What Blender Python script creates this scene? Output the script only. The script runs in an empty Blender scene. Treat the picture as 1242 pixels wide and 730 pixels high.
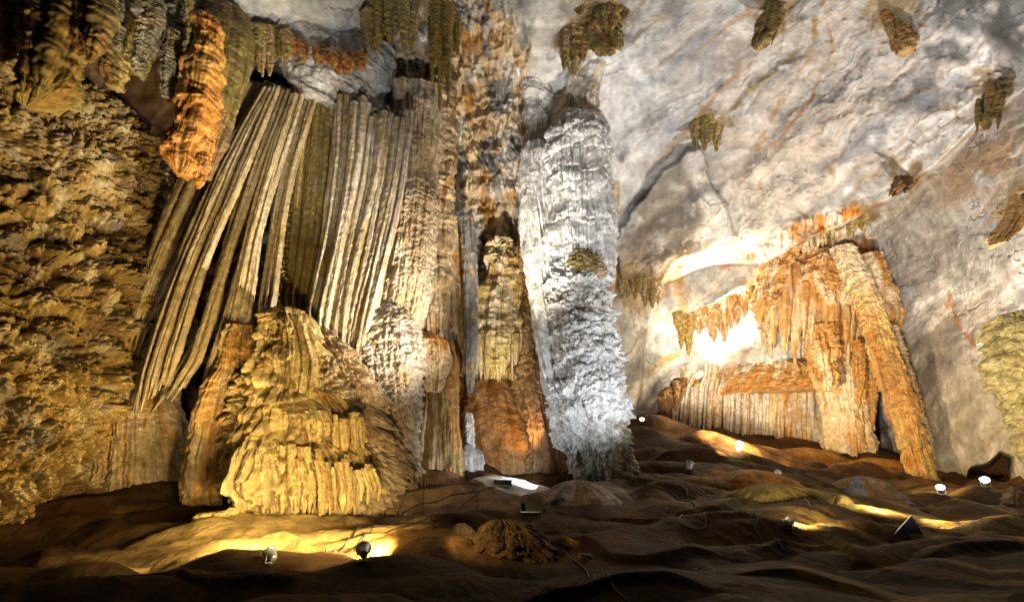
import bpy, math, random
import numpy as np
PI = math.pi
random.seed(4)
f32 = np.float32
sc = bpy.context.scene
C = sc.collection

# ------------------------------------------------------------------ camera frame
CAMZ = 2.0
PITCH = math.radians(22.0)
F, CX, CY = 640.0, 621.0, 365.0
cp, sp_ = math.cos(PITCH), math.sin(PITCH)

def ray(px, py):
    xr = (px - CX) / F
    yu = (CY - py) / F
    return xr, cp - yu * sp_, sp_ + yu * cp

def P(px, py, Y):
    px = np.asarray(px, float); py = np.asarray(py, float)
    dx, dy, dz = ray(px, py)
    t = Y / dy
    return np.stack([dx * t, np.asarray(Y + 0 * dx), CAMZ + dz * t], -1)

def mpp(py, Y):
    """metres per photo pixel at image row py and world depth Y"""
    dx, dy, dz = ray(CX, py)
    return (Y / dy) / F

# ------------------------------------------------------------------ noise
_r = np.random.RandomState(7)
PERM = _r.permutation(256).astype(np.int32)
PERM = np.concatenate([PERM, PERM, PERM[:2]])
_a = _r.rand(256) * 2 * PI
GX, GY = np.cos(_a).astype(f32), np.sin(_a).astype(f32)
RND = _r.rand(256, 3).astype(f32)

def perlin(x, y, seed=0):
    x = np.asarray(x, f32) + f32(seed * 17.37); y = np.asarray(y, f32) + f32(seed * 5.91)
    x, y = np.broadcast_arrays(x, y)
    xf = np.floor(x); yf = np.floor(y)
    xi = xf.astype(np.int32) & 255; yi = yf.astype(np.int32) & 255
    fx = x - xf; fy = y - yf
    u = fx * fx * fx * (fx * (fx * 6 - 15) + 10)
    v = fy * fy * fy * (fy * (fy * 6 - 15) + 10)
    a = PERM[xi] + yi; b = PERM[(xi + 1) & 255] + yi
    h00 = PERM[a]; h01 = PERM[a + 1]
    h10 = PERM[b]; h11 = PERM[b + 1]
    n00 = GX[h00] * fx + GY[h00] * fy
    n10 = GX[h10] * (fx - 1) + GY[h10] * fy
    n01 = GX[h01] * fx + GY[h01] * (fy - 1)
    n11 = GX[h11] * (fx - 1) + GY[h11] * (fy - 1)
    nx0 = n00 + u * (n10 - n00); nx1 = n01 + u * (n11 - n01)
    return (nx0 + v * (nx1 - nx0)) * f32(1.5)

def fbm(x, y, o=4, seed=0, gain=.5):
    r = 0; a = 1.0; tot = 0
    for i in range(o):
        r = r + a * perlin(x * 2 ** i, y * 2 ** i, seed + i * 3.3); tot += a; a *= gain
    return r / f32(tot)

def billow(x, y, o=3, seed=0, gain=.5):
    """round tops, sharp valleys, 0..1"""
    r = 0; a = 1.0; tot = 0
    for i in range(o):
        r = r + a * np.abs(perlin(x * 2.03 ** i, y * 2.03 ** i, seed + i * 3.3)) * 1.7; tot += a; a *= gain
    return r / f32(tot)

def worley(x, y, seed=0, jit=.85):
    x = np.asarray(x, f32) + f32(seed * 13.1 + 400); y = np.asarray(y, f32) + f32(seed * 7.7 + 400)
    x, y = np.broadcast_arrays(x, y)
    xf = np.floor(x).astype(np.int32); yf = np.floor(y).astype(np.int32)
    F1 = np.full(x.shape, 9., f32); F2 = np.full(x.shape, 9., f32)
    DX = np.zeros(x.shape, f32); DY = np.zeros(x.shape, f32); ID = np.zeros(x.shape, np.int32)
    for i in (-1, 0, 1):
        for j in (-1, 0, 1):
            cx = xf + i; cy = yf + j
            h = PERM[PERM[cx & 255] + (cy & 255)]
            px = cx + .5 + (RND[h, 0] - .5) * jit; py = cy + .5 + (RND[h, 1] - .5) * jit
            dx = x - px; dy = y - py
            d = np.sqrt(dx * dx + dy * dy).astype(f32)
            m = d < F1
            F2 = np.where(m, F1, np.minimum(F2, d))
            DX = np.where(m, dx, DX); DY = np.where(m, dy, DY); ID = np.where(m, h, ID)
            F1 = np.where(m, d, F1)
    return F1, F2, DX, DY, ID

def sstep(a, b, x):
    t = np.clip((x - a) / (b - a), 0, 1)
    return t * t * (3 - 2 * t)

def mix(a, b, t):
    t = np.asarray(t)[..., None]
    return a * (1 - t) + b * t

# ------------------------------------------------------------------ relief styles: s across (m), t downwards (m)
def st_flute(s, t, w=.5, amp=.25, seed=0, wav=.12, fine=1.0):
    """rounded ribs with sharp valleys running down"""
    sw = s + wav * perlin(s / w * .3, t * .12, seed + 9)
    r = billow(sw / w * .5, t * .035 / max(w, .2), 3, seed, .55)
    b = perlin(sw / w * .22, t * .05, seed + 5) * .8
    q = fbm(s * 3 / w * .3, t * 1.3, 3, seed + 2) * .12 * fine
    g = np.clip(np.abs(perlin(sw / w * .21 + .12 * perlin(s / w, t * .4, seed), t * .05, seed + 14)) * 3.2, 0, 1)
    return amp * (r * 1.6 + b + q + .9 * g - .6)

def _h(i, j=0):
    return PERM[(PERM[i & 255] + j) & 255]

def st_lumps(s, t, w=.8, amp=.4, seed=0, asp=.7, droop=.35, lv=3, gap=1.):
    """popcorn: rounded knobs with deep gaps, small knobs riding on large ones"""
    ss = s + .3 * w * fbm(s / w * .6, t / w * .6, 3, seed + 3)
    tt = t + .3 * w * fbm(s / w * .6, t / w * .6, 3, seed + 4)
    d = 0; a = amp; k = w
    for i in range(lv):
        F1, F2, DX, DY, ID = worley(ss / k, tt / (k * asp), seed + i * 2.2, 1.)
        R = .62 + .12 * RND[ID, 0]
        e = np.clip((F2 - F1) * 2.2, 0, 1)
        dome = np.sqrt(np.clip(1 - (F1 / R) ** 2, 0, 1)) * np.sqrt(e) * (.6 + .6 * RND[ID, 2]) * (1 + droop * DY / R)
        d = d + a * dome
        a *= .5; k *= .45
    return d - amp * .6

def tongues(s, t, w, h, seed=0, n=3):
    """overlapping drip tongues: thin at the top, thick and rounded at the lower end, 0..1"""
    best = 0
    for q in range(n):
        sd = int(seed * 7 + q * 31) & 127
        x = s / w * (1 + .17 * q) + .33 * q + .35 * fbm(s / w * .5, t / h * .9, 3, seed + q)
        c = np.floor(x).astype(np.int32); u = (x - c - .5) * 2
        o = RND[_h(c, sd), 1]
        y = t / h * (.8 + .5 * RND[_h(c, sd + 3), 0]) + o * 3 + .22 * fbm(s / w, t / h, 3, seed + q + 5)
        r = np.floor(y).astype(np.int32); v = y - r
        idn = _h(c + sd, r)
        wid = .65 + .35 * RND[idn, 0]
        Lq = (.6 + .4 * RND[idn, 1]) * (1 - .3 * (u / wid) ** 2)
        p = v / Lq
        f = np.clip(p, 0, 1) ** .8 * np.sqrt(np.clip(1 - np.clip(p, 0, 1) ** 7, 0, 1))
        ac = np.sqrt(np.clip(1 - (u / wid) ** 2, 0, 1))
        best = np.maximum(best, f * ac * (.45 + .55 * RND[idn, 2]))
    return best

def st_terr(s, t, h=.6, amp=.3, seed=0, rag=.25, drip=.5, irr=1.0):
    """flowstone: lobes of several sizes with fluted drip ends"""
    w = h * 1.1
    s0, t0 = s, t
    s = s0 + .35 * h * fbm(s0 / h * .8, t0 / h * .8, 3, seed + 41)
    t = t0 + .6 * h * fbm(s0 / h * .6, t0 / h * .6, 3, seed + 42)
    big = tongues(s, t, w * 1.9, h * 1.7, seed, 2)
    mid = tongues(s, t, w * .8, h * .8, seed + 2.3, 3)
    sm = tongues(s, t, w * .3, h * .42, seed + 4.1, 2)
    dr = np.abs(perlin(s / h * 3.6 + .3 * perlin(s / h, t / h, seed), t / h * .25, seed + 8)) * 1.7
    dr2 = np.abs(perlin(s / h * 8., t / h * .4, seed + 11)) * 1.7
    return amp * (.75 * big + .55 * mid + .22 * sm + drip * (.25 + .75 * mid) * (dr * .45 + dr2 * .2) - .4)

def st_rock(s, t, w=2., amp=.5, seed=0):
    n = fbm(s / w, t / w, 6, seed, .55)
    r = 1 - billow(s / w * .8, t / w * .8, 5, seed + 7, .55)
    return amp * (n * 1.1 + r * .4)

# ------------------------------------------------------------------ mesh and material helpers
def grid_mesh(name, V, col, mat, parent=None, wrap=False, cap0=None, cap1=None):
    nv, nu, _ = V.shape
    co = V.reshape(-1, 3).astype(f32)
    cc = col.reshape(-1, 3)
    ii = np.arange(nv * nu, dtype=np.int32).reshape(nv, nu)
    if wrap:
        a = ii[:-1]; b = np.roll(ii, -1, 1)[:-1]; c = np.roll(ii, -1, 1)[1:]; d = ii[1:]
    else:
        a = ii[:-1, :-1]; b = ii[:-1, 1:]; c = ii[1:, 1:]; d = ii[1:, :-1]
    quads = np.stack([a, d, c, b], -1).reshape(-1, 4)
    tris = []
    extra = []; ec = []
    n0 = nv * nu
    if wrap:
        for row, flip in ((0, 0), (nv - 1, 1)):
            ctr = V[row].mean(0)
            k = n0 + len(extra); extra.append(ctr); ec.append(col[row].mean(0))
            r0 = ii[row]; r1 = np.roll(r0, -1)
            kk = np.full(nu, k, np.int32)
            tris.append(np.stack([kk, r0, r1] if not flip else [kk, r1, r0], -1))
    if extra:
        co = np.concatenate([co, np.array(extra, f32)]); cc = np.concatenate([cc, np.array(ec)])
    T = np.concatenate(tris) if tris else np.zeros((0, 3), np.int32)
    me = bpy.data.meshes.new(name)
    me.vertices.add(len(co)); me.vertices.foreach_set('co', co.ravel())
    nl = quads.size + T.size
    me.loops.add(nl)
    me.loops.foreach_set('vertex_index', np.concatenate([quads.ravel(), T.ravel()]).astype(np.int32))
    npoly = len(quads) + len(T)
    me.polygons.add(npoly)
    st = np.concatenate([np.arange(len(quads)) * 4, quads.size + np.arange(len(T)) * 3]).astype(np.int32)
    me.polygons.foreach_set('loop_start', st)
    me.update(calc_edges=True)
    me.polygons.foreach_set('use_smooth', np.ones(npoly, bool))
    at = me.color_attributes.new('Col', 'FLOAT_COLOR', 'POINT')
    at.data.foreach_set('color', np.concatenate([np.clip(cc, 0, 1), np.ones((len(cc), 1))], 1).astype(f32).ravel())
    me.materials.append(mat)
    o = bpy.data.objects.new(name, me); C.objects.link(o)
    if parent is not None: o.parent = parent
    return o

def tag(o, label=None, cat=None, group=None, kind=None):
    if label: o['label'] = label
    if cat: o['category'] = cat
    if group: o['group'] = group
    if kind: o['kind'] = kind
    return o

def thing(name, label, cat, loc=(0, 0, 0), group=None):
    o = bpy.data.objects.new(name, None); C.objects.link(o)
    o.empty_display_size = .2
    tag(o, label, cat, group)
    return o

def rock_material(name, rough=.6, bump=.5, bscale=6., spec=.35, var=.35, grain=1.0):
    m = bpy.data.materials.new(name); m.use_nodes = True
    nt = m.node_tree; N = nt.nodes; L = nt.links
    bs = N['Principled BSDF']
    tc = N.new('ShaderNodeTexCoord')
    at = N.new('ShaderNodeAttribute'); at.attribute_name = 'Col'
    n1 = N.new('ShaderNodeTexNoise'); n1.inputs['Scale'].default_value = bscale; n1.inputs['Detail'].default_value = 7
    n1.inputs['Roughness'].default_value = .65
    n2 = N.new('ShaderNodeTexNoise'); n2.inputs['Scale'].default_value = bscale * .35; n2.inputs['Detail'].default_value = 5
    L.new(tc.outputs['Object'], n1.inputs['Vector']); L.new(tc.outputs['Object'], n2.inputs['Vector'])
    mr = N.new('ShaderNodeMapRange'); mr.inputs['From Min'].default_value = .3; mr.inputs['From Max'].default_value = .7
    mr.inputs['To Min'].default_value = 1 - var; mr.inputs['To Max'].default_value = 1 + var
    L.new(n2.outputs['Fac'], mr.inputs['Value'])
    mr2 = N.new('ShaderNodeMapRange'); mr2.inputs['From Min'].default_value = .3; mr2.inputs['From Max'].default_value = .7
    mr2.inputs['To Min'].default_value = 1 - var * .8 * grain; mr2.inputs['To Max'].default_value = 1 + var * .8 * grain
    L.new(n1.outputs['Fac'], mr2.inputs['Value'])
    mu = N.new('ShaderNodeMath'); mu.operation = 'MULTIPLY'
    L.new(mr.outputs[0], mu.inputs[0]); L.new(mr2.outputs[0], mu.inputs[1])
    vm = N.new('ShaderNodeVectorMath'); vm.operation = 'SCALE'
    L.new(at.outputs['Color'], vm.inputs[0]); L.new(mu.outputs[0], vm.inputs['Scale'])
    L.new(vm.outputs[0], bs.inputs['Base Color'])
    bp = N.new('ShaderNodeBump'); bp.inputs['Strength'].default_value = bump; bp.inputs['Distance'].default_value = .12
    L.new(n1.outputs['Fac'], bp.inputs['Height']); L.new(bp.outputs[0], bs.inputs['Normal'])
    rr = N.new('ShaderNodeMapRange'); rr.inputs['To Min'].default_value = rough - .18; rr.inputs['To Max'].default_value = rough + .18
    L.new(n2.outputs['Fac'], rr.inputs['Value']); L.new(rr.outputs[0], bs.inputs['Roughness'])
    bs.inputs['Specular IOR Level'].default_value = spec
    return m

M_calcite = rock_material('calcite', .65, .6, 8.)
M_wet = rock_material('wet_flowstone', .5, .55, 7., .4, .35)
M_lime = rock_material('limestone', .7, .9, 2.4, .25, .3, .9)
M_mud = rock_material('muddy_flowstone_floor', .7, .8, 5., .06, .4, .9)

def plain(name, col, rough=.5, metal=0., emit=None, es=0.):
    m = bpy.data.materials.new(name); m.use_nodes = True
    nt = m.node_tree; b = nt.nodes['Principled BSDF']
    n = nt.nodes.new('ShaderNodeTexNoise'); n.inputs['Scale'].default_value = 25
    r = nt.nodes.new('ShaderNodeMix'); r.data_type = 'RGBA'; r.blend_type = 'MULTIPLY'
    r.inputs[0].default_value = .4; r.inputs[6].default_value = (*col, 1)
    nt.links.new(n.outputs['Color'], r.inputs[7]); nt.links.new(r.outputs[2], b.inputs['Base Color'])
    b.inputs['Roughness'].default_value = rough; b.inputs['Metallic'].default_value = metal
    if emit:
        b.inputs['Emission Color'].default_value = (*emit, 1); b.inputs['Emission Strength'].default_value = es
    return m

M_metal = plain('brushed_metal', (.6, .62, .65), .35, .8)
M_black = plain('black_plastic', (.03, .03, .032), .4)
M_cable = plain('black_cable', (.03, .026, .022), .5)
M_glow_w = plain('lit_lamp_cool', (.8, .8, .8), .3, 0, (.85, .93, 1.), 60)
M_glow_y = plain('lit_lamp_warm', (.8, .8, .8), .3, 0, (1., .75, .4), 60)

# albedo palette (linear)
GREY = np.array([.33, .335, .34]); LGREY = np.array([.5, .5, .49]); DGREY = np.array([.12, .125, .135])
WHITE = np.array([.72, .72, .72]); CREAM = np.array([.58, .47, .32]); TAN = np.array([.36, .27, .16])
OCHRE = np.array([.36, .2, .06]); ORANGE = np.array([.48, .2, .035]); RUST = np.array([.26, .1, .025])
BROWN = np.array([.13, .075, .035]); DBROWN = np.array([.06, .036, .018]); OLIVE = np.array([.25, .2, .06])
YEL = np.array([.42, .31, .1]); PINKG = np.array([.43, .37, .33]); BLACK = np.array([.02, .02, .02])

def palette(s, t, cols, seed=0, sc_=(.5, .12), streak=.6, sw=3.):
    """cols: base, second, third, dark"""
    s = s * 2.; n = fbm(s * sc_[0], t * sc_[1] * 1.6, 5, seed + 20)
    c = mix(cols[0] + 0 * n[..., None], cols[1], sstep(-.1, .3, n))
    n2 = fbm(s * sc_[0] * 1.7, t * sc_[1] * 4, 5, seed + 31)
    c = mix(c, cols[2], sstep(.05, .35, n2) * .9)
    n3 = fbm(s * sw, t * .12, 3, seed + 40)
    if len(cols) > 3:
        c = mix(c, cols[3], sstep(.1, .4, n3) * streak)
    return c

def tube(name, rows, Y, style, cols, parent=None, flat=.6, nu=300, nv=300, mat=None, seed=0, overhang=.25,
         tilt=0., endfade=True, psc=(.5, .12), streak=.6, edge=0., k=.8, sw=3., grad=None, sq=1.0, rough=.24):
    """A closed body of stone given by its outline, row by row (image row, left, right[, depth]), at world depth Y."""
    rows = [(r + (Y,))[:4] if len(r) == 3 else r for r in rows]
    R = np.array(rows, float)
    v = np.linspace(0, 1, nv)
    key = (R[:, 0] - R[0, 0]) / (R[-1, 0] - R[0, 0])
    def ip(col):
        y = np.interp(v, key, R[:, col])
        w = max(1, nv // 40); ker = np.hanning(2 * w + 3); ker /= ker.sum()
        yp = np.concatenate([np.full(w + 1, y[0]) - (y[1:w + 2][::-1] - y[0]), y, np.full(w + 1, y[-1]) - (y[-w - 2:-1][::-1] - y[-1])])
        return np.convolve(yp, ker, 'valid')
    py, xl, xr, yy = ip(0), ip(1), ip(2), ip(3)
    ctr = P((xl + xr) / 2, py, yy)
    az = math.atan2(ctr[:, 0].mean(), ctr[:, 1].mean())
    ax, ay = math.cos(az), -math.sin(az)                 # across the body; its broad side faces the open cave
    dR = ray(xr, py); tR = dR[0] / dR[1]; dL = ray(xl, py); tL = dL[0] / dL[1]
    wR = (tR * ctr[:, 1] - ctr[:, 0]) / (ax - tR * ay); wL = (ctr[:, 0] - tL * ctr[:, 1]) / (ax - tL * ay)
    a = np.maximum((wR + wL) / 2, .02)
    ctr[:, 0] += ax * (wR - wL) / 2; ctr[:, 1] += ay * (wR - wL) / 2
    b = a * flat
    u = np.linspace(-1, 1, nu, endpoint=False)
    phi = PI * (k * u + (1 - k) * u ** 3)
    th = -PI / 2 + phi
    cx, sx = np.cos(th), np.sin(th)
    if sq != 1.0:
        cx = np.sign(cx) * np.abs(cx) ** sq; sx = np.sign(sx) * np.abs(sx) ** sq
    am, bm = a.mean(), b.mean()
    arc = np.sqrt(np.gradient(am * cx) ** 2 + np.gradient(bm * sx) ** 2); s = np.cumsum(arc); s -= s[nu // 2]
    dl = np.sqrt((np.diff(ctr, axis=0) ** 2).sum(1)); t = np.concatenate([[0], np.cumsum(dl)])
    S, T = np.meshgrid(s.astype(f32), t.astype(f32))
    T2 = T + tilt * S
    d = style(S, T2)
    if edge:
        d = d + edge * fbm(0 * S + 3.3, T / 2., 3, seed + 77) * np.sign(cx)[None, :]
    if rough:
        rr = min(am, 2.5)
        d = d + rough * rr * fbm(S / rr / 1.1 + seed, T2 / rr / 1.5, 4, seed + 55)
    amp = np.minimum(1, a / (am * .6))[:, None] if endfade else 1.
    d = d * amp
    nrm = np.sqrt((cx / max(am, .01)) ** 2 + (sx / max(bm, .01)) ** 2)
    nx, ny = cx / am / nrm, sx / bm / nrm
    V = np.empty((nv, nu, 3))
    lx = a[:, None] * cx + d * nx; ly = b[:, None] * sx + d * ny
    V[..., 0] = ctr[:, 0:1] + ax * lx - ay * ly
    V[..., 1] = ctr[:, 1:2] + ay * lx + ax * ly
    V[..., 2] = ctr[:, 2:3] - overhang * np.clip(d, 0, None)
    col = cols(S, T2) if callable(cols) else palette(S, T2, cols, seed, psc, streak, sw)
    if grad is not None:
        for (f0, f1, gc) in grad:
            n = fbm(S * .7, T * .5, 3, seed + 63)
            m = sstep(f0, f1, v[:, None] + .12 * n) if f1 > f0 else 1 - sstep(f1, f0, v[:, None] + .12 * n)
            col = mix(col, gc, m)
    return grid_mesh(name, V, col, mat or M_calcite, parent, wrap=True)

# ------------------------------------------------------------------ thin plate spline
class TPS:
    def __init__(s, pts, vals, reg=0.):
        p = np.array(pts, float); n = len(p); s.sc = p.std(0).mean(); p = p / s.sc; s.p = p
        r = np.sqrt(((p[:, None] - p[None]) ** 2).sum(-1))
        K = np.where(r > 0, r * r * np.log(r + 1e-12), 0) + reg * np.eye(n)
        Q = np.concatenate([np.ones((n, 1)), p], 1)
        A = np.block([[K, Q], [Q.T, np.zeros((3, 3))]])
        s.w = np.linalg.solve(A, np.concatenate([np.array(vals, float), np.zeros(3)]))
    def __call__(s, x, y):
        x = np.asarray(x, float) / s.sc; y = np.asarray(y, float) / s.sc
        r = s.w[-3] + s.w[-2] * x + s.w[-1] * y
        for (px, py), w in zip(s.p, s.w):
            d2 = (x - px) ** 2 + (y - py) ** 2
            r = r + w * .5 * d2 * np.log(d2 + 1e-12)
        return r

def inpoly(x, y, poly):
    """signed distance to a polygon, positive inside"""
    n = len(poly); inside = np.zeros(x.shape, bool); dm = np.full(x.shape, 1e9)
    for i in range(n):
        x0, y0 = poly[i]; x1, y1 = poly[(i + 1) % n]
        c = ((y0 > y) != (y1 > y))
        if y1 != y0:
            inside ^= c & (x < (x1 - x0) * (y - y0) / (y1 - y0) + x0)
        ex, ey = x1 - x0, y1 - y0
        tt = np.clip(((x - x0) * ex + (y - y0) * ey) / (ex * ex + ey * ey + 1e-9), 0, 1)
        dm = np.minimum(dm, (x - x0 - tt * ex) ** 2 + (y - y0 - tt * ey) ** 2)
    dm = np.sqrt(dm)
    return np.where(inside, dm, -dm)

# ================================================================== SHELL: cave walls and ceiling
def build_shell():
    cps = [(-400, -300, 10), (200, -300, 13), (621, -350, 14), (1000, -350, 12), (1600, -300, 9), (-400, 100, 12), (-400, 500, 13), (-400, 800, 13),
           (0, 0, 20), (0, 300, 24), (0, 700, 24), (150, 100, 25), (150, 350, 28), (150, 600, 28), (300, 0, 22), (300, 100, 27), (450, 60, 27), (300, 300, 32), (400, 450, 33),
           (400, 600, 32), (300, 700, 30), (540, 0, 25), (540, 120, 29), (520, 350, 32), (540, 600, 35), (620, 0, 24), (600, 100, 30), (590, 300, 34), (600, 500, 38), (600, 650, 40),
           (690, 20, 25), (680, 110, 30), (690, 250, 35), (750, 120, 33), (760, 270, 41), (720, 600, 42.5), (800, 0, 23), (800, 150, 33), (790, 420, 44.2), (860, 345, 47.8), (830, 600, 48.7), (840, 460, 44.2),
           (900, 60, 27), (900, 200, 37), (880, 290, 44), (1000, 0, 21), (1000, 150, 29), (1000, 270, 37), (1100, 100, 23), (1090, 210, 29), (1242, 0, 15), (1242, 90, 18),
           (1242, 200, 19.5), (1150, 300, 29.2), (1080, 330, 35.4), (970, 350, 41.6), (930, 430, 42.5), (1050, 520, 42.5), (1100, 650, 40.7), (1150, 430, 31.9), (1242, 350, 23.9), (1242, 560, 27.4), (1160, 570, 33.6),
           (1600, 100, 11), (1600, 500, 15), (1600, 800, 20), (1242, 800, 34), (600, 800, 42), (200, 800, 26)]
    sp = TPS([(a, b) for a, b, c in cps], [math.log(c) for a, b, c in cps], .002)
    # non-uniform grid: fine inside the photo, coarse around it
    def axis(lo, hi, a, b, n, no):
        return np.concatenate([np.linspace(lo, a, no, endpoint=False), np.linspace(a, b, n, endpoint=False), np.linspace(b, hi, no)])
    gx = axis(-450, 1700, -30, 1272, 1250, 60); gy = axis(-420, 800, -20, 660, 640, 50)
    cxg = np.linspace(-450, 1700, 160); cyg = np.linspace(-420, 800, 110)
    A, B = np.meshgrid(cxg, cyg)
    coarse = sp(A, B)
    # bilinear upsample
    fx = np.interp(gx, cxg, np.arange(160)); fy = np.interp(gy, cyg, np.arange(110))
    x0 = np.minimum(fx.astype(int), 158); y0 = np.minimum(fy.astype(int), 108)
    wx = (fx - x0)[None]; wy = (fy - y0)[:, None]
    g = lambda i, j: coarse[np.ix_(y0 + j, x0 + i)]
    L = (g(0, 0) * (1 - wx) + g(1, 0) * wx) * (1 - wy) + (g(0, 1) * (1 - wx) + g(1, 1) * wx) * wy
    X, Yp = np.meshgrid(gx.astype(f32), gy.astype(f32))
    D = np.exp(L).astype(f32)
    # distortion used for every ragged outline
    w1 = fbm(X / 60, Yp / 60, 5, 1); w2 = fbm(X / 60, Yp / 60, 5, 2)
    wx_, wy_ = X + 16 * w1, Yp + 16 * w2
    ws = X + 6 * w1, Yp + 6 * w2
    def m(poly, soft=6, w=None):
        a, b = w if w else (wx_, wy_)
        return sstep(-soft, soft, inpoly(a, b, poly))
    # ---- relief steps (fraction of depth)
    low = m([(868, 322), (930, 318), (1000, 285), (1080, 243), (1130, 205), (1200, 140), (1240, 105), (1750, -60), (1750, 900), (760, 900), (760, 600), (780, 430), (800, 345)], 3, ws)
    slab = m([(762, 262), (800, 205), (850, 180), (880, 250), (884, 285), (850, 310), (826, 318), (800, 345), (760, 340), (742, 300)], 3)
    hole = m([(300, 92), (320, 84), (345, 96), (368, 118), (376, 140), (350, 142), (325, 128), (306, 108)], 4, ws)
    ledge = m([(180, -100), (205, 5), (260, 20), (300, 48), (345, 52), (400, 75), (450, 72), (470, 20), (500, 0), (500, -100)], 3, ws)
    flowz = m([(500, 30), (560, -60), (640, 60), (650, 160), (636, 300), (660, 480), (660, 700), (440, 700), (470, 300), (470, 120), (440, 100)], 12)
    alcz = m([(918, 300), (980, 262), (1040, 248), (1066, 300), (1075, 360), (1060, 420), (1060, 700), (790, 700), (800, 500), (830, 465), (900, 440), (920, 400), (850, 415), (830, 400), (880, 360), (918, 330)], 5, ws)
    recess = m([(800, 505), (830, 468), (870, 455), (960, 455), (1010, 445), (1062, 450), (1070, 700), (790, 700)], 4, ws)
    cavr = m([(1170, 590), (1180, 570), (1200, 562), (1215, 550), (1228, 556), (1225, 590)], 4, ws)
    disp = .17 * low - .035 * slab + .22 * hole - .06 * ledge + .12 * recess + .18 * cavr
    # ---- large rock forms; folds run along the rising diagonal on the right side
    ang = math.radians(-38)
    ca, sa = math.cos(ang), math.sin(ang)
    U = X * ca + Yp * sa; W = -X * sa + Yp * ca            # U along the bedding, W across
    Uw = U + 25 * w1; Ww = W + 20 * w2
    right = sstep(640, 760, X + .2 * Yp)
    big = fbm(Uw / 260, Ww / 90, 3, 11) * .036
    fold = (billow(Uw / 260, Ww / 70, 3, 13, .4) - .4) * .022 + (billow(Uw / 150 + .8 * w2, Ww / 34, 3, 12, .5) - .4) * .006 * sstep(-.1, .3, fbm(X / 120, Yp / 120, 2, 88))
    crack = sstep(.93, 1., 1 - np.abs(perlin(Uw / 150 + 1.5 * w2, Ww / 46 + w1, 15)) * 2.0) * .006 * sstep(-.1, .2, fbm(X / 90, Yp / 90, 2, 87))
    strat = (billow(Uw / 300 + .5 * w1, Ww / 13, 4, 91, .5) - .4) * .0036 * sstep(-.05, .3, fbm(Uw / 160, Ww / 90, 3, 92))
    pits = -np.clip(fbm(X / 12, Yp / 9, 4, 93) - .2, 0, 1) * .01
    fine = strat + pits + fbm(Uw / 44, Ww / 16, 5, 17, .55) * .0026 + (billow(Uw / 90, Ww / 22, 4, 19, .6) - .5) * .0013
    rr_ = big + fold * (.5 + .3 * low) + crack * (.3 + .9 * low) + fine
    vx = X + 14 * w1
    lft = fbm(X / 90, Yp / 90, 4, 21) * .03 + fbm(X / 20, Yp / 20, 4, 22) * .006
    vert = (billow(vx / 26, Yp / 120, 4, 23, .6) - .5) * .05 + st_terr(X / 30, Yp / 30 + .4 * w1, 1.1, .03, 24, .5, .7) + fbm(X / 40, Yp / 60, 4, 25) * .03
    F1, F2, DX, DY, ID = worley((X + 20 * w1) / 22, (Yp + 20 * w2) / 34, 26)
    vert = vert - .022 * (1 - np.exp(-3 * (F2 - F1))) * RND[ID, 1]
    base = rr_ * right + lft * (1 - right)
    disp = disp + base * (1 - flowz) + (-vert) * flowz
    alcv = st_terr(X / 26, Yp / 26, .9, .03, 28, .5, .8) + (billow(X / 18, Yp / 90, 3, 29) - .5) * .03
    disp = disp - alcv * alcz * .55
    Yw = D * (1 + disp)
    V = P(X, Yp, Yw)
    # ---- mineral colours, some lamp glow and shade painted in
    n1 = fbm(Uw / 120, Ww / 60, 5, 41); n2 = fbm(Uw / 60, Ww / 24, 5, 42); n3 = fbm(X / 30, Yp / 30, 5, 43)
    c = mix(LGREY + 0 * X[..., None], GREY, sstep(-.1, .35, n1))
    c = mix(c, PINKG, sstep(-.15, .2, n2) * sstep(760, 900, X) * .7)
    c = mix(c, WHITE * .9, sstep(.05, .35, fbm(Uw / 80, Ww / 50, 4, 44)) * .5)
    st1 = fbm(Uw / 260, Ww / 9, 5, 45); st2 = fbm(Uw / 320, Ww / 26, 5, 46); st3 = fbm(Uw / 90, Ww / 40, 5, 47)
    c = mix(c, np.array([.27, .285, .31]), sstep(.0, .26, st2) * .75 * right)
    c = mix(c, np.array([.6, .6, .59]), sstep(.08, .3, -st2) * .7 * right)
    c = mix(c, np.array([.3, .2, .11]), sstep(.14, .3, st1) * .6 * right)
    c = mix(c, DGREY * 1.3, sstep(.2, .34, st3) * .7 * right)
    def patch(poly, colr, st=1., soft=10, w=None):
        nonlocal c
        c = mix(c, colr, m(poly, soft, w) * st * sstep(-.35, .1, n3 + .15))
    patch([(868, 322), (1000, 285), (1130, 205), (1240, 105), (1300, 60), (1300, 330), (1200, 360), (1090, 330)], np.array([.27, .235, .19]), .75, 20)  # recessed wall under the slab edge darkened, shade put into its colour
    patch([(1120, 380), (1300, 330), (1300, 600), (1140, 600), (1080, 480)], np.array([.38, .34, .29]), .7, 20)
    patch([(880, 60), (1040, 10), (1120, 100), (1040, 240), (900, 300), (860, 200)], np.array([.5, .45, .4]), .5, 40)
    patch([(680, 90), (740, 60), (800, 90), (790, 180), (750, 260), (640, 190)], WHITE, .8, 25)  # glow of the lamp behind the column, painted white into the rock
    c = mix(c, BROWN, m([(-600, 60), (150, 20), (215, 5), (262, 24), (300, 60), (300, 95), (290, 130), (290, 720), (-600, 720)], 8))
    patch([(1090, 105), (1130, 95), (1145, 115), (1130, 140), (1090, 135)], DGREY, .95, 8)
    patch([(1120, 60), (1160, 45), (1185, 70), (1130, 82)], DGREY, .9, 6)
    patch([(1050, 155), (1085, 140), (1075, 175), (1030, 195), (990, 205), (1005, 185)], DGREY * 1.3, .85, 6)
    patch([(1120, -80), (1280, -80), (1280, 60), (1230, 75), (1190, 40), (1130, 30)], DGREY, .95, 12)
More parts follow.
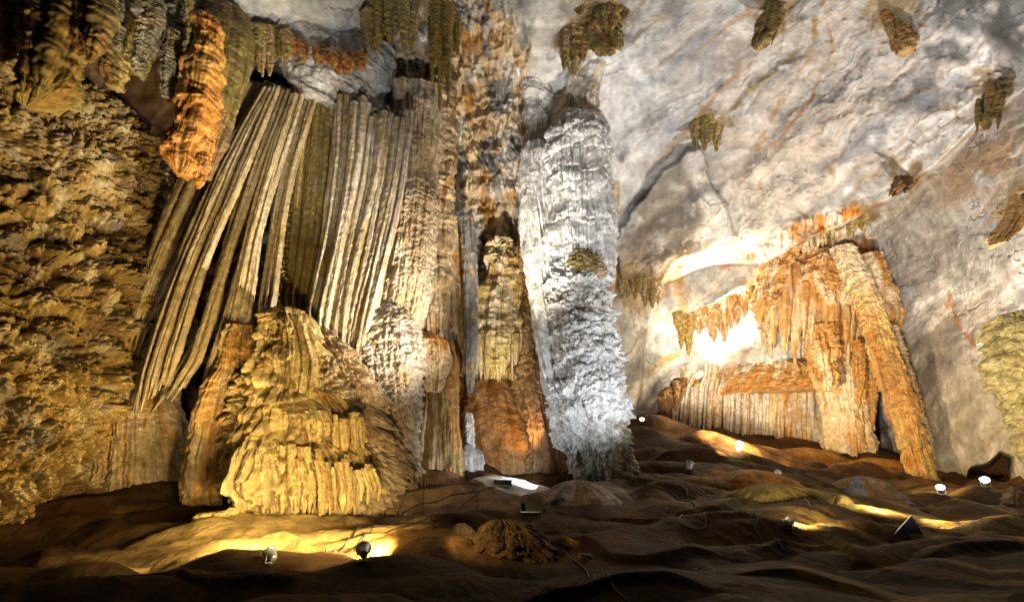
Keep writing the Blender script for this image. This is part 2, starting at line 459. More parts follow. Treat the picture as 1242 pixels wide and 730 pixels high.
    patch([(1040, 210), (1100, 190), (1060, 250), (960, 280), (940, 270)], GREY * .7, .7, 10)
    patch([(1150, 190), (1230, 160), (1242, 200), (1180, 240), (1130, 260)], BROWN * 1.6, .7, 20)
    patch([(1060, 270), (1180, 240), (1242, 260), (1180, 330), (1100, 350)], GREY * .75, .6, 20)
    patch([(770, 230), (830, 190), (850, 260), (840, 310), (790, 330), (755, 300)], np.array([.13, .115, .1]), .9, 8)
    patch([(745, 300), (790, 330), (830, 300), (884, 290), (850, 320), (800, 350), (760, 380), (740, 350)], TAN, .85, 8)
    patch([(560, -40), (640, -40), (650, 160), (600, 150), (590, 80)], GREY * .8, .6, 10)
    # orange stain veins along ridge lines
    def vein(pts, colr, wd, st=1.):
        nonlocal c
        dm = np.full(X.shape, 1e9)
        for (ax, ay), (bx, by) in zip(pts[:-1], pts[1:]):
            ex, ey = bx - ax, by - ay
            tt = np.clip(((ws[0] - ax) * ex + (ws[1] - ay) * ey) / (ex * ex + ey * ey), 0, 1)
            dm = np.minimum(dm, np.hypot(ws[0] - ax - tt * ex, ws[1] - ay - tt * ey))
        wv = wd * (.35 + 1.3 * np.clip(.5 + 1.4 * fbm(X / 14, Yp / 14, 3, 95), 0, 1.3)); dm = dm + 1.6 * np.abs(fbm(X / 7, Yp / 7, 3, 96))
        c = mix(c, colr, (1 - sstep(wv * .2, wv * 1.1, dm)) * st * .85 * sstep(-.4, .1, n3))
    vein([(845, 165), (880, 140), (930, 95), (985, 45), (1000, 0)], np.array([.3, .22, .1]), 5)
    vein([(935, 180), (985, 120), (1010, 60), (1000, 10)], ORANGE * .8, 3, .8)
    vein([(830, 165), (870, 110), (915, 75)], ORANGE * .8, 4, .8)
    vein([(920, 170), (980, 70), (990, 20)], OCHRE, 4, .8)
    vein([(1148, 350), (1158, 380), (1180, 415)], ORANGE * .7, 5, .9)
    vein([(1150, 360), (1145, 385)], ORANGE * .8, 4, .9)
    vein([(880, 322), (940, 300), (1010, 275), (1060, 250)], RUST, 10, .9)
    vein([(762, 470), (800, 440), (835, 425)], OLIVE, 8, .9)
    vein([(205, 5), (260, 22), (300, 50), (345, 54), (400, 78), (450, 74), (470, 25), (500, 0)], ORANGE * .7, 9, .95)
    vein([(820, 330), (835, 400), (830, 420)], OCHRE, 9, .9)
    for (hx, hy, hr) in [(725, 20, 45), (696, 50, 28), (938, 15, 32), (1082, 10, 40), (1202, 112, 32), (1102, 214, 24), (1240, 250, 36), (857, 152, 26), (985, 288, 26), (1042, 262, 20), (470, 10, 45), (540, 0, 45), (775, 350, 40)]:
        dd = np.hypot((X - hx), (Yp - hy)) + 26 * fbm(X / 16, Yp / 16, 4, 97)
        c = mix(c, np.array([.22, .15, .06]), (1 - sstep(hr * .45, hr * 1.15, dd)) * .85)
    # warm veins and hairline marks everywhere on the right
    c = mix(c, OCHRE * .9, sstep(.9, 1., 1 - np.abs(perlin(Uw / 160, Ww / 42, 51)) * 1.8) * sstep(0, .3, perlin(X / 150, Yp / 150, 52)) * .7 * right)
    c = mix(c, DGREY, sstep(.93, 1., 1 - np.abs(perlin(Uw / 90, Ww / 26, 53)) * 1.9) * sstep(-.05, .25, perlin(X / 110, Yp / 110, 54)) * .75)
    # blotchy flowstone wall in the middle
    a1 = fbm(X / 22, Yp / 50, 5, 61); a2 = fbm(X / 30, Yp / 44, 5, 62); a3 = fbm(X / 9, Yp / 30, 4, 63)
    fc = mix(CREAM * .95 + 0 * X[..., None], OCHRE * 1.1, sstep(0, .28, a1))
    fc = mix(fc, WHITE * .85, sstep(.08, .3, a2) * .7)
    fc = mix(fc, GREY * .7, sstep(.05, .2, fbm(X / 34, Yp / 60, 5, 64)) * sstep(450, 200, Yp))
    fc = mix(fc, DGREY * .6, sstep(.2, .4, a3) * .55)
    fc = mix(fc, ORANGE, sstep(330, 440, Yp) * sstep(-.2, .2, a2) * .9)
    c = mix(c, fc, flowz)
    ac = mix(CREAM + 0 * X[..., None], ORANGE, sstep(-.15, .2, a1))
    ac = mix(ac, WHITE * .9, sstep(.02, .25, a2) * .8)
    c = mix(c, ac, alcz * sstep(-.3, .1, n3 + .15))
    patch([(842, 395), (900, 372), (990, 365), (1000, 440), (900, 450), (850, 440)], WHITE * .85, .8, 8)
    c = mix(c, DGREY * .6, hole)  # shade of the hollow painted dark along with its depth
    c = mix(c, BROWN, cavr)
    # rock below ground line, browner
    c = mix(c, BROWN * 1.3, sstep(560, 640, Yp) * .7)
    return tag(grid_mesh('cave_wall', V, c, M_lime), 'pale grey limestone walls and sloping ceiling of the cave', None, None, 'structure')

build_shell()

# ================================================================== FLOOR
FP = [(-300, 735, 9), (200, 740, 10), (621, 745, 10), (1000, 745, 10), (1500, 740, 9),
      (-150, 700, 14), (60, 712, 14), (200, 694, 13.5), (330, 692, 13.5), (450, 690, 13.5), (560, 698, 14), (700, 694, 14), (850, 682, 14), (1000, 682, 14), (1150, 672, 14), (1350, 660, 14),
      (30, 660, 19), (120, 612, 22), (200, 590, 25), (250, 596, 25), (200, 660, 17), (330, 672, 15.5), (450, 668, 15.5), (350, 650, 17.5), (450, 646, 18), (260, 632, 20), (350, 625, 23), (450, 622, 23),
      (500, 602, 24), (485, 575, 27), (540, 561, 30), (600, 572, 31), (520, 640, 18), (620, 640, 19), (610, 600, 24), (660, 592, 26), (720, 581, 27), (720, 574, 29),
      (720, 640, 19), (850, 622, 20), (850, 585, 25), (800, 562, 30), (800, 528, 36), (800, 510, 41), (850, 522, 41), (900, 544, 40), (900, 580, 28), (1000, 552, 44), (1060, 558, 44),
      (1000, 604, 24), (1000, 574, 32), (1120, 584, 38), (1120, 604, 29), (1150, 632, 20), (1180, 594, 30), (1240, 594, 30), (1240, 632, 20), (1450, 590, 28),
      (600, 560, 45), (850, 518, 60), (1050, 548, 60), (0, 570, 35), (-300, 640, 22)]
_fp = [P(a, b, c) for a, b, c in FP]
_fxy = [(p[0], p[1]) for p in _fp] + [(-12, 3), (0, 3), (12, 3), (30, 6), (-30, 6)]
_fz = [p[2] for p in _fp] + [.2, .2, .2, .4, .6]
_ft = TPS(_fxy, _fz, .0004)

def floor_z(x, y):
    x = np.asarray(x, float); y = np.asarray(y, float)
    z = _ft(x, y)
    w = fbm(x / 5, y / 5, 3, 3)
    xs = x + 1.6 * w; ys = y + 1.2 * fbm(x / 5, y / 5, 3, 4)
    near = sstep(9, 15, y)
    q = (xs + .8 * ys)                                   # rills run down towards the right
    z = z + (billow(xs / 6.5, ys / 3.0, 1, 5, .45) - .4) * .6 * (.45 + .55 * near) * (1 + .5 * sstep(22, 34, y))
    z = z + (billow(xs / 5.2 - ys / 5, ys / 2.2, 1, 6, .35) - .4) * .2
    z = z + fbm(q / .9, ys / 5.5, 3, 7) * .07 * sstep(-.1, .25, fbm(x / 6, y / 6, 2, 12))
    z = z + fbm(x / .5, y / .35, 4, 8) * .03 * sstep(-.2, .2, fbm(x / 4, y / 4, 2, 13))
    ph = ys / 2.7 + xs / 14 + .7 * fbm(x / 4, y / 4, 3, 14); fr_ = ph - np.floor(ph)
    z = z + .19 * (1 - fr_) * sstep(0, .1, fr_) * sstep(-.3, .15, fbm(x / 3.5, np.floor(ph), 2, 15)) - .08
    # rough rimstone patches
    pm = sstep(.1, .3, fbm(x / 3, y / 3, 3, 9))
    F1, F2, DX, DY, ID = worley(x / .45, y / .3, 10)
    z = z + pm * .03 * (1 - np.exp(-3 * (F2 - F1)))
    return z

def build_floor():
    nu, nv = 1300, 760
    b = np.linspace(-1.45, 1.45, nu)
    b = np.sign(b) * np.abs(b) ** 1.05
    yv = np.concatenate([np.linspace(1.5, 8, 60, endpoint=False), np.exp(np.linspace(math.log(8), math.log(62), nv - 60))])
    B, Y = np.meshgrid(b, yv)
    X = B * (Y + 3)
    Z = floor_z(X, Y)
    n = fbm(X / 4, Y / 4, 4, 70); n2 = fbm(X / 1.5 + Y / 4, Y / 1.6, 4, 71)
    c = mix(np.array([.06, .03, .011]) + 0 * X[..., None], np.array([.035, .018, .007]), sstep(-.1, .3, n))
    c = mix(c, np.array([.1, .055, .018]), sstep(.05, .35, n2) * .6)
    c = mix(c, np.array([.07, .045, .02]), sstep(.1, .35, fbm(X / 2.6, Y / 2, 4, 72)) * .6)
    c = mix(c, DBROWN * .6, sstep(17, 13, Y + 1.5 * n) * .85)  # near floor turned from the lamps: its darkness painted in
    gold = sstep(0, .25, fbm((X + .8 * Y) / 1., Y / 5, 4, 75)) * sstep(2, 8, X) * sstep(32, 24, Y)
    c = mix(c, np.array([.2, .135, .04]), gold * .8)  # gold streaks standing in for lamp highlights on the right slope
    def area(px, py, Yd, rx, ry, colr, st=.9):  # paler calcite patches that also paint in the pools of lamp light
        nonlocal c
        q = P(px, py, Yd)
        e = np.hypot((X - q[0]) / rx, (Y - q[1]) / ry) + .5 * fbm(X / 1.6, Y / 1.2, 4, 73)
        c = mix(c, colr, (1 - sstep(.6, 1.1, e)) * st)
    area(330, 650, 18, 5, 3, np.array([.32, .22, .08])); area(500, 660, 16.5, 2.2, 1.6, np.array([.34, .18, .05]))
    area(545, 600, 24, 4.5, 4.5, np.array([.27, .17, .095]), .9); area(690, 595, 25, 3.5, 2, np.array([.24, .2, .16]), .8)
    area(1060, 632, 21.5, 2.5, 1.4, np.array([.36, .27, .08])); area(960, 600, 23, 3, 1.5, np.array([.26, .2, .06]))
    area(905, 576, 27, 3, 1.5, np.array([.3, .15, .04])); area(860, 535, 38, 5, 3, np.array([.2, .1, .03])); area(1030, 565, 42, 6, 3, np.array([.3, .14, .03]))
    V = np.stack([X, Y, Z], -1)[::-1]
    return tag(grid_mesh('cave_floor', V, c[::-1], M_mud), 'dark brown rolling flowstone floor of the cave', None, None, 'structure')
build_floor()

def hit(px, py, y0=9., y1=60.):
    ys = np.linspace(y0, y1, 1500)
    p = P(px, py, ys)
    dz = p[:, 2] - floor_z(p[:, 0], p[:, 1])
    k = np.argmax(dz < 0)
    if dz[k] >= 0: k = int(np.argmin(np.abs(dz)))
    q = p[k].copy(); q[2] = floor_z(q[0:1], q[1:2])[0]
    return q

# ================================================================== FORMATIONS
def S_lump(w=.8, amp=.4, seed=0, asp=.7, droop=.9, lv=3, fl=.04):
    return lambda s, t: st_lumps(s, t, w, amp, seed, asp, droop, lv) + st_flute(s, t, .12, fl, seed + 5)
def S_flute(w=.5, amp=.25, seed=0, wav=.12, terr=0., th=.6):
    return lambda s, t: st_flute(s, t, w, amp, seed, wav) + (st_terr(s, t, th, terr, seed + 3) if terr else 0) + fbm(s / .12, t / .12, 2, seed) * .012
def S_terr(h=.6, amp=.3, seed=0, rag=.25, drip=.5, fw=.4, fa=.08, irr=1.):
    return lambda s, t: st_terr(s, t, h, amp, seed, rag, drip, irr) + st_flute(s, t, fw, fa, seed + 3) + fbm(s / .15, t / .15, 2, seed) * .012
def S_mix(a, b, t0, t1):
    return lambda s, t: a(s, t) * (1 - sstep(t0, t1, t + .4 * perlin(s, t * 0))) + b(s, t) * sstep(t0, t1, t + .4 * perlin(s, t * 0))

# --- 1. lumpy flowstone wall at the left
def wall_cols(s, t):
    n = fbm(s / 3, t / 3, 4, 81)
    c = mix(np.array([.27, .18, .055]) + 0 * s[..., None], np.array([.16, .1, .03]), sstep(-.1, .3, n))
    c = mix(c, np.array([.42, .34, .19]), sstep(.05, .3, fbm(s / 1.2, t / 1.2, 4, 82)) * .8)
    c = mix(c, BROWN, sstep(.1, .35, fbm(s / .8, t / 1.6, 4, 83)) * .7)
    c = mix(c, np.array([.1, .095, .09]), sstep(.12, .35, fbm(s / 2.2, t / 2.2, 4, 84)) * .6)
    return c
def wall_style(s, t):
    sz = sstep(5, 12, t + fbm(s / 2, t / 2, 3, 1) * 4)
    a = st_lumps(s, t, .55, .42, 3, 1., .35, 3)
    b = st_lumps(s, t, 1.35, .95, 6, .95, .45, 4) + st_terr(s, t, 1.6, .2, 7, .2, .6)
    c = st_terr(s, t, 1.1, .3, 8, .2, .7)
    m = sstep(0, .3, fbm(s / 2.5, t / 3, 3, 11))
    lo = a * (1 - .8 * m) + c * m * .8
    return lo * (1 - sz) + b * sz + 1.1 * fbm(s / 4.4, t / 4.4, 2, 9) + .5 * (billow(s / 2.6 + .3 * t, t / 4.5, 2, 10) - .4)
w = tube('flowstone_wall', [(60, -330, 195), (90, -330, 222), (150, -330, 230), (210, -330, 232), (270, -330, 220), (330, -330, 196), (420, -330, 182), (480, -330, 172), (560, -330, 158), (620, -330, 132), (690, -330, 108), (760, -330, 90)],
         21, wall_style, wall_cols, None, .45, 1350, 1050, M_wet, overhang=.0, k=.8, sq=.8, rough=.12)
tag(w, 'huge knobbly ochre flowstone wall covered in popcorn lumps filling the left edge', 'flowstone wall')

# --- hanging stones top left
YO = [YEL * .8, OCHRE, OLIVE, BROWN]
OR = [ORANGE * .95, np.array([.5, .26, .05]), OCHRE, RUST]
GYS = [np.array([.34, .31, .2]), OLIVE, TAN, BROWN]
def stal(name, label, rows, Y, cols, style=None, seed=0, cat='stalactite', group=None, nu=220, nv=260, fingers=0, **kw):
    """a hanging stone: body, broken by knobs and lobes, and side fingers where the photo shows a ragged end"""
    mat = kw.pop('mat', M_wet); flat = kw.pop('flat', .8)
    size = max(r[2] - r[1] for r in rows) * mpp(rows[0][0], Y)
    st0 = style or (lambda s, t: st_terr(s, t, .28 * size, .12 * size, seed, .3, .8) + st_flute(s, t, .1 * size, .05 * size, seed) + .22 * size * fbm(s / size * 1.6, t / size * 1.3, 4, seed + 6))
    if not fingers:
        o = tube(name, rows, Y, st0, cols, None, flat, nu, nv, mat, seed, **kw)
        return tag(o, label, cat, group)
    root = thing(name, label, cat, group=group)
    kw.setdefault('grad', [(.3, .0, TAN)])
    tube('body', rows, Y, st0, cols, root, flat, nu, nv, mat, seed, **kw)
    rs = np.random.RandomState(seed)
    R = np.array([r[:3] for r in rows], float); h = R[-1, 0] - R[0, 0]
    for i in range(fingers):
        f = (i + .5) / fingers
        y0 = R[0, 0] + h * rs.uniform(.25, .6)
        xl, xr = np.interp(y0, R[:, 0], R[:, 1]), np.interp(y0, R[:, 0], R[:, 2])
        x = xl + (xr - xl) * (f * 1.1 - .05); l = h * rs.uniform(.3, .55); w_ = (xr - xl) * rs.uniform(.13, .24)
        x2 = x + (np.interp(y0 + l, R[:, 0], (R[:, 1] + R[:, 2]) / 2) - (xl + xr) / 2) * .8
        tube('finger', [(y0 - h * .2, x - w_ * .5, x + w_ * .5), (y0, x - w_, x + w_), (y0 + l * .5, (x + x2) / 2 - w_ * .7, (x + x2) / 2 + w_ * .7), (y0 + l, x2 - w_ * .1, x2 + w_ * .1)], Y - .25 * size, st_small(size, seed + i), cols, root, .8, 60, 90, mat, seed + i)
    return root
def st_small(size, seed):
    return lambda s, t: st_terr(s, t, .2 * size, .06 * size, seed, .3, .8) + st_flute(s, t, .07 * size, .03 * size, seed)

stal('hanging_flowstone', 'large bulging yellow ochre hanging flowstone at the top left, ending above the knobbly wall',
     [(-60, 55, 150), (0, 58, 138), (40, 45, 122), (80, 32, 108), (100, 27, 98), (115, 24, 80), (124, 24, 56), (130, 28, 36)], 15.5, YO, None, 3, 'flowstone', nu=320, nv=320, fingers=4)
stal('hanging_flowstone', 'rounded brown hanging flowstone cut off by the top left corner of the photo',
     [(-60, -60, 60), (0, -50, 42), (35, -40, 30), (60, -25, 16), (75, -20, 4)], 15, YO, S_terr(.7, .2, 5, .3, .5), 5, 'flowstone')
stal('stalactite', 'slim grey-green fluted stalactite just left of the orange hanging stone, rounded at its tip', [(0, 178, 202), (30, 170, 200), (60, 160, 190), (80, 160, 180), (92, 164, 176)], 18, GYS, None, 8)
stal('stalactite', 'short olive stalactite with a blunt tip touching the left side of the orange hanging stone', [(40, 200, 222), (70, 196, 218), (100, 194, 214), (120, 197, 208)], 18.5, GYS, None, 9)
stal('stalactite', 'thick pale stalactite hanging behind the slim grey-green one at the top left', [(-20, 195, 235), (20, 200, 240), (60, 205, 228), (90, 208, 222)], 19.5, GYS, None, 10)
stal('stalactite', 'small drooping stalactite between the bulging yellow hanging flowstone and the slim grey-green one', [(-20, 128, 165), (10, 132, 158), (40, 134, 152), (62, 138, 146)], 18, GYS, None, 11)
stal('stalactite', 'broad brown stub hanging above the top of the knobbly wall', [(20, 118, 168), (60, 118, 160), (95, 125, 152), (108, 132, 146)], 19.5, YO, None, 12)
# orange hanging stone
def or_style(s, t):
    return st_terr(s, t, 1.9, .5, 14, .12, .35, .5) + .28 * fbm(t / .9 + 0 * s, s / 4, 2, 4) + st_flute(s, t, .3, .12, 15) + fbm(s / .15, t / .15, 3, 3) * .02
stal('orange_stalactite', 'bright orange hanging stone with bulging tiers and a blunt knobbly end', [(20, 232, 262), (50, 236, 268), (72, 222, 270), (95, 216, 268), (120, 216, 264), (150, 210, 254), (172, 206, 246), (182, 203, 240), (200, 203, 236), (212, 207, 228)],
     18.6, OR, or_style, 14, nu=360, nv=420)
stal('orange_stalactite', 'small narrow orange hanging stone beside and below the big orange one', [(120, 243, 262), (150, 238, 262), (175, 236, 260), (200, 234, 254), (220, 235, 246), (228, 237, 242)], 18.9, OR, None, 16)
stal('orange_flowstone', 'flat orange brown sheet of flowstone slanting behind the orange hanging stones', [(12, 250, 300), (40, 250, 306), (80, 250, 302), (130, 245, 288), (180, 240, 268), (215, 238, 252)], 20.5, [OLIVE * .7, BROWN * 1.2, OCHRE * .6, DBROWN], S_flute(.5, .2, 18, .1, .06), 18, 'flowstone', flat=.4)

def cluster(label, pts, Y, n, ln, wd, cols, name='stalactite_cluster', cat='stalactites', seed=1, mat=None, lean=0., group=None):
    rs = np.random.RandomState(seed)
    root = thing(name, label, cat, group=group)
    pts = np.array(pts, float)
    key = np.linspace(0, 1, len(pts))
    for i in range(n):
        u = (i + .5 + rs.uniform(-.35, .35)) / n
        x = np.interp(u, key, pts[:, 0]); y = np.interp(u, key, pts[:, 1])
        l = rs.uniform(*ln) * (1 if rs.rand() > .35 else .6); w_ = rs.uniform(*wd)
        yy = Y + rs.uniform(-.5, .5)
        dx = lean * l
        rows = [(y - 8, x - w_ * .7, x + w_ * .7), (y, x - w_ * .6, x + w_ * .6), (y + l * .35, x - w_ * .42 + dx * .35, x + w_ * .42 + dx * .35), (y + l * .7, x - w_ * .25 + dx * .7, x + w_ * .25 + dx * .7), (y + l, x - w_ * .08 + dx, x + w_ * .08 + dx)]
        o = tube('stalactite', rows, yy, S_terr(.3, .1 * min(1, w_ / 8) * Y / 25, seed + i, .3, .6, .16, .07), cols, root, .9, 48, 90, mat or M_wet, seed + i * 1.7, .3, psc=(1.5, .6))
    return root

cluster('ragged row of small brown stalactites under the pale ledge, left of the dark hollow', [(205, 12), (250, 28), (300, 52)], 21.5, 14, (14, 34), (7, 14), GYS, seed=21)
cluster('group of pointed olive brown stalactites hanging over the dark hollow', [(305, 42), (322, 42), (350, 50)], 22.2, 8, (28, 58), (8, 15), [OLIVE, TAN, OCHRE, BROWN], seed=22)
cluster('thin rusty drips along the lower rim of the upper pale ceiling ledge', [(350, 54), (385, 70), (415, 78), (445, 74)], 23.2, 12, (6, 16), (6, 11), [RUST, OCHRE, ORANGE * .7, BROWN], seed=23)
cluster('row of pale sharp stalactites hanging along the top of the right-hand drapery', [(368, 112), (400, 112), (425, 126), (450, 138)], 25.2, 15, (18, 52), (6, 12), GYS, seed=24)
cluster('big bunch of green-yellow hanging flowstone fingers at the top centre left', [(440, 28), (456, 12), (470, 6), (490, 12), (502, 30)], 23.5, 22, (26, 56), (6, 12), [OLIVE, YEL * .8, TAN, BROWN], seed=25)
cluster('long olive hanging drapes at the top of the middle wall', [(524, -10), (538, -14), (556, -20)], 25.5, 10, (70, 150), (7, 12), [OLIVE, OCHRE, YEL * .7, BROWN], seed=26)
cluster('small green-yellow fringe under a pale ledge right of the white column top', [(842, 150), (858, 148), (872, 152)], 33, 7, (18, 38), (6, 11), [OLIVE, YEL, TAN, BROWN], seed=27)
cluster('row of olive and brown stalactites on the pale wall right of the white column', [(752, 345), (775, 342), (800, 352)], 43, 11, (12, 30), (6, 11), [OLIVE, CREAM * .8, OCHRE, BROWN], seed=28)
cluster('small pointed green stalactites left of the glowing hollow', [(820, 385), (830, 390), (838, 392)], 45, 5, (20, 42), (6, 10), [OLIVE, OCHRE, YEL, BROWN], seed=29)
cluster('row of little pale spikes on the ceiling slab edge above the orange drapery', [(972, 292), (990, 284), (1012, 276)], 40, 10, (12, 26), (4, 7), [CREAM, OLIVE, TAN, BROWN], seed=30)
cluster('short green brush of stalactites near the edge of the ceiling slab', [(1030, 264), (1040, 262), (1052, 264)], 38, 6, (14, 24), (6, 9), [OLIVE, YEL, TAN, BROWN], seed=31)

HB = [OCHRE, np.array([.4, .25, .1]), OLIVE, BROWN]
stal('stalactite', 'wide olive brown hanging stone at the top centre above the white column', [(-60, 690, 760), (-10, 698, 757), (15, 704, 756), (35, 712, 752), (50, 728, 752), (60, 742, 751)], 25.5, [OLIVE * .7, OCHRE * .8, BROWN, DBROWN], None, 41, fingers=5)
stal('stalactite', 'mossy brown bulb hanging left of the wide stone at the top centre', [(16, 690, 712), (28, 682, 714), (45, 681, 712), (65, 684, 708), (80, 689, 702), (92, 693, 697)], 26.5, [OLIVE * .8, OCHRE, TAN, DBROWN], None, 42, fingers=3)
stal('stalactite', 'small mossy knob under the top edge of the ceiling, left of the long orange vein', [(-10, 938, 962), (15, 926, 952), (35, 914, 948), (50, 912, 934), (60, 916, 924)], 23, [OLIVE * .8, OCHRE, TAN, DBROWN], None, 43, fingers=3)
stal('stalactite', 'orange brown hanging stone at the top right with a blunt flat end', [(-40, 1062, 1092), (0, 1068, 1098), (20, 1070, 1102), (40, 1078, 1108), (56, 1083, 1110), (63, 1088, 1108)], 20.5, HB, None, 44, fingers=3)
stal('stalactite', 'brown striped stone hanging from the slab edge near the right border', [(96, 1206, 1222), (110, 1190, 1222), (130, 1182, 1214), (145, 1188, 1204), (158, 1194, 1198)], 18.5, [OCHRE * .8, OLIVE * .7, BROWN, DBROWN], None, 45, fingers=4)
stal('stalactite', 'dark ochre knob under the slab edge in the right part of the ceiling', [(203, 1104, 1116), (212, 1088, 1118), (222, 1080, 1112), (232, 1080, 1096), (238, 1082, 1088)], 29, [BROWN, OCHRE * .7, RUST, DBROWN], None, 46, fingers=2, flat=.5)
stal('stalactite', 'rusty ochre ridge of stone hanging at the right border halfway up the wall', [(232, 1236, 1262), (248, 1228, 1262), (265, 1212, 1256), (282, 1204, 1240), (296, 1203, 1218)], 21.5, HB, None, 47, fingers=4, flat=.5)
stal('stalactite', 'narrow orange stone hanging close to the right side of the white column', [(222, 736, 750), (250, 736, 750), (290, 737, 747), (335, 736, 746), (352, 738, 743)], 33, [CREAM, ORANGE * .8, OCHRE, RUST], S_flute(.3, .12, 4), 48)

def drips(root, pts, Y, n, ln, wd, cols, seed=1, name='drip'):
    rs = np.random.RandomState(seed); pts = np.array(pts, float); key = np.linspace(0, 1, len(pts))
    for i in range(n):
        u = (i + rs.uniform(.1, .9)) / n
        x = np.interp(u, key, pts[:, 0]); y = np.interp(u, key, pts[:, 1]); l = rs.uniform(*ln); w_ = rs.uniform(*wd) / 2
        tube(name, [(y - l * .6, x - w_ * .8, x + w_ * .8), (y, x - w_, x + w_), (y + l * .5, x - w_ * .6, x + w_ * .6), (y + l, x - w_ * .1, x + w_ * .1)], Y + rs.uniform(-.2, .2), S_terr(.3, .06, seed + i, .3, .6, .16, .05), cols, root, .9, 36, 60, M_wet, seed + i, rough=.1)

def fins(root, name, left, right, n, Y, bottoms, cols, seed=1, wmul=1.3, minw=3., flat=1.5, back=True, jit=.22, terr=.03, tip=26, topj=0, mat=None, wvar=.5):
    """a hanging curtain of n thin fins between two guide lines (image row, column); bottoms gives the row where each ends"""
    rs = np.random.RandomState(seed); L = np.array(left, float); R = np.array(right, float)
    lx = lambda y: np.interp(y, L[:, 0], L[:, 1]); rx = lambda y: np.interp(y, R[:, 0], R[:, 1])
    y0 = max(L[0, 0], R[0, 0]); bk = np.linspace(0, 1, len(bottoms)) if len(bottoms) > 1 else [0]
    ws = rs.uniform(1 - wvar, 1 + wvar, n); cs = np.cumsum(ws) - ws / 2; cs /= ws.sum()
    for i in range(n):
        f = cs[i]; fw = ws[i] / ws.sum()
        yb = float(np.interp(f, bk, bottoms)) + rs.uniform(-9, 7)
        ya = y0 + rs.uniform(-topj, topj)
        rows = []
        for y in np.linspace(ya, yb, 9):
            a, b = lx(y), rx(y); c = a + (b - a) * f + 1.2 * math.sin(y / 45. + i * 2.1)
            hw = max(minw, (b - a) * fw * wmul) / 2
            k = min(1, (yb - y) / tip + .12)
            rows.append((y, c - hw * k, c + hw * k))
        cc = cols if rs.rand() > .25 else [cols[1], cols[0], cols[2] * .8, cols[3]]
        m = mpp(y0, Y)
        tube(name, rows, Y + rs.uniform(-jit, jit), S_flute(.1, .035, seed + i, .03, terr, .3), cc, root, flat, 56, 260, mat or M_calcite, seed + i * 1.3, .2, psc=(2.2, .16), rough=.25, sw=5.)
    if back:
        ys = np.linspace(y0 - 4, float(np.mean(bottoms)) - 22, 8)
        rows = [(y, lx(y) + 1.5, rx(y) - 1.5) for y in ys]
        tube('sheet', rows, Y + .35, S_flute(.16, .12, seed + 70, .05, .04, .35), cols, root, .12, 200, 360, M_calcite, seed + 71, .2, psc=(1.6, .12), rough=.04)

# --- 3. left drapery: blades hung side by side
DRA = [np.array([.36, .28, .15]), np.array([.43, .36, .24]), np.array([.34, .24, .08]), BROWN * .9]
def blade(root, name, rows, Y, seed, cols=DRA, wf=.3, af=.12, terr=.05, flat=.7, nu=150, nv=460, **kw):
    return tube(name, rows, Y, S_flute(wf, af * 2.1, seed, .05, terr, .35), cols, root, flat, nu, nv, M_calcite, seed, .2, psc=(1.6, .12), rough=.05, **kw)
A = thing('drapery', 'tall grey tan stone curtain of slanting ribbon folds with pointed lower ends', 'stone curtain')
fins(A, 'fold', [(103, 291), (170, 255), (230, 212), (300, 184), (360, 164), (430, 149)], [(103, 320), (160, 298), (220, 262), (280, 234), (330, 206), (380, 184), (430, 168)], 5, 24.5, [415, 418, 428], DRA, 1)
fins(A, 'fold', [(106, 320), (200, 266), (280, 230), (330, 209), (400, 186), (450, 170), (500, 160)], [(106, 339), (200, 301), (280, 269), (330, 249), (400, 227), (450, 211), (500, 190)], 9, 23.6, [497, 500, 480, 470], DRA, 11)
fins(A, 'fold', [(110, 340), (200, 303), (280, 277), (330, 262), (400, 241), (450, 222), (495, 184)], [(110, 351), (200, 318), (280, 291), (330, 276), (400, 256), (450, 239), (495, 204)], 3, 24.3, [492, 490], DRA, 31)
fins(A, 'fold', [(114, 352), (200, 320), (280, 299), (330, 286), (400, 268), (440, 252), (500, 240), (620, 220)], [(114, 368), (200, 341), (280, 318), (330, 312), (400, 300), (440, 298), (500, 280), (620, 262)], 6, 24., [606, 600, 470, 460], DRA, 41)
fins(A, 'fold', [(120, 368), (220, 339), (300, 324), (380, 312), (440, 298), (475, 290)], [(120, 384), (220, 356), (300, 341), (340, 337), (380, 331), (440, 318), (475, 312)], 4, 24.9, [470, 440], DRA, 51)
B_ = tube('tiered_base', [(395, 280, 308), (425, 266, 314), (450, 262, 316), (470, 250, 312), (520, 236, 310), (570, 228, 304), (612, 224, 300)], 23.9, S_terr(1.1, .22, 7, .2, .6, .35, .22), [OCHRE, YEL * .8, TAN, BROWN], A, .55, 300, 320, M_wet, 7)
o = tube('flowstone_bank', [(440, 120, 205), (500, 118, 222), (550, 112, 230), (600, 100, 236), (625, 90, 240)], 25.2, S_terr(.7, .22, 9, .2, .6, .3, .18), [TAN * .9, OCHRE * .8, OLIVE, BROWN], None, .5, 340, 260, M_wet, 9)
tag(o, 'dim tiered flowstone foot under the pointed ends of the left stone curtain', 'flowstone')
o = tube('rock_recess', [(130, 120, 330), (300, 100, 330), (420, 90, 330), (600, 80, 330), (640, 80, 330)], 29.5, S_lump(1.4, .5, 12, 1.4), [BROWN * .7, BROWN, DBROWN, DBROWN], None, .3, 260, 260, M_calcite, 13)  # colour darkened so the gaps between the folds read as shade
tag(o, 'shade-darkened brown rock mass seen through the gaps of the left stone curtain', 'rock mass')

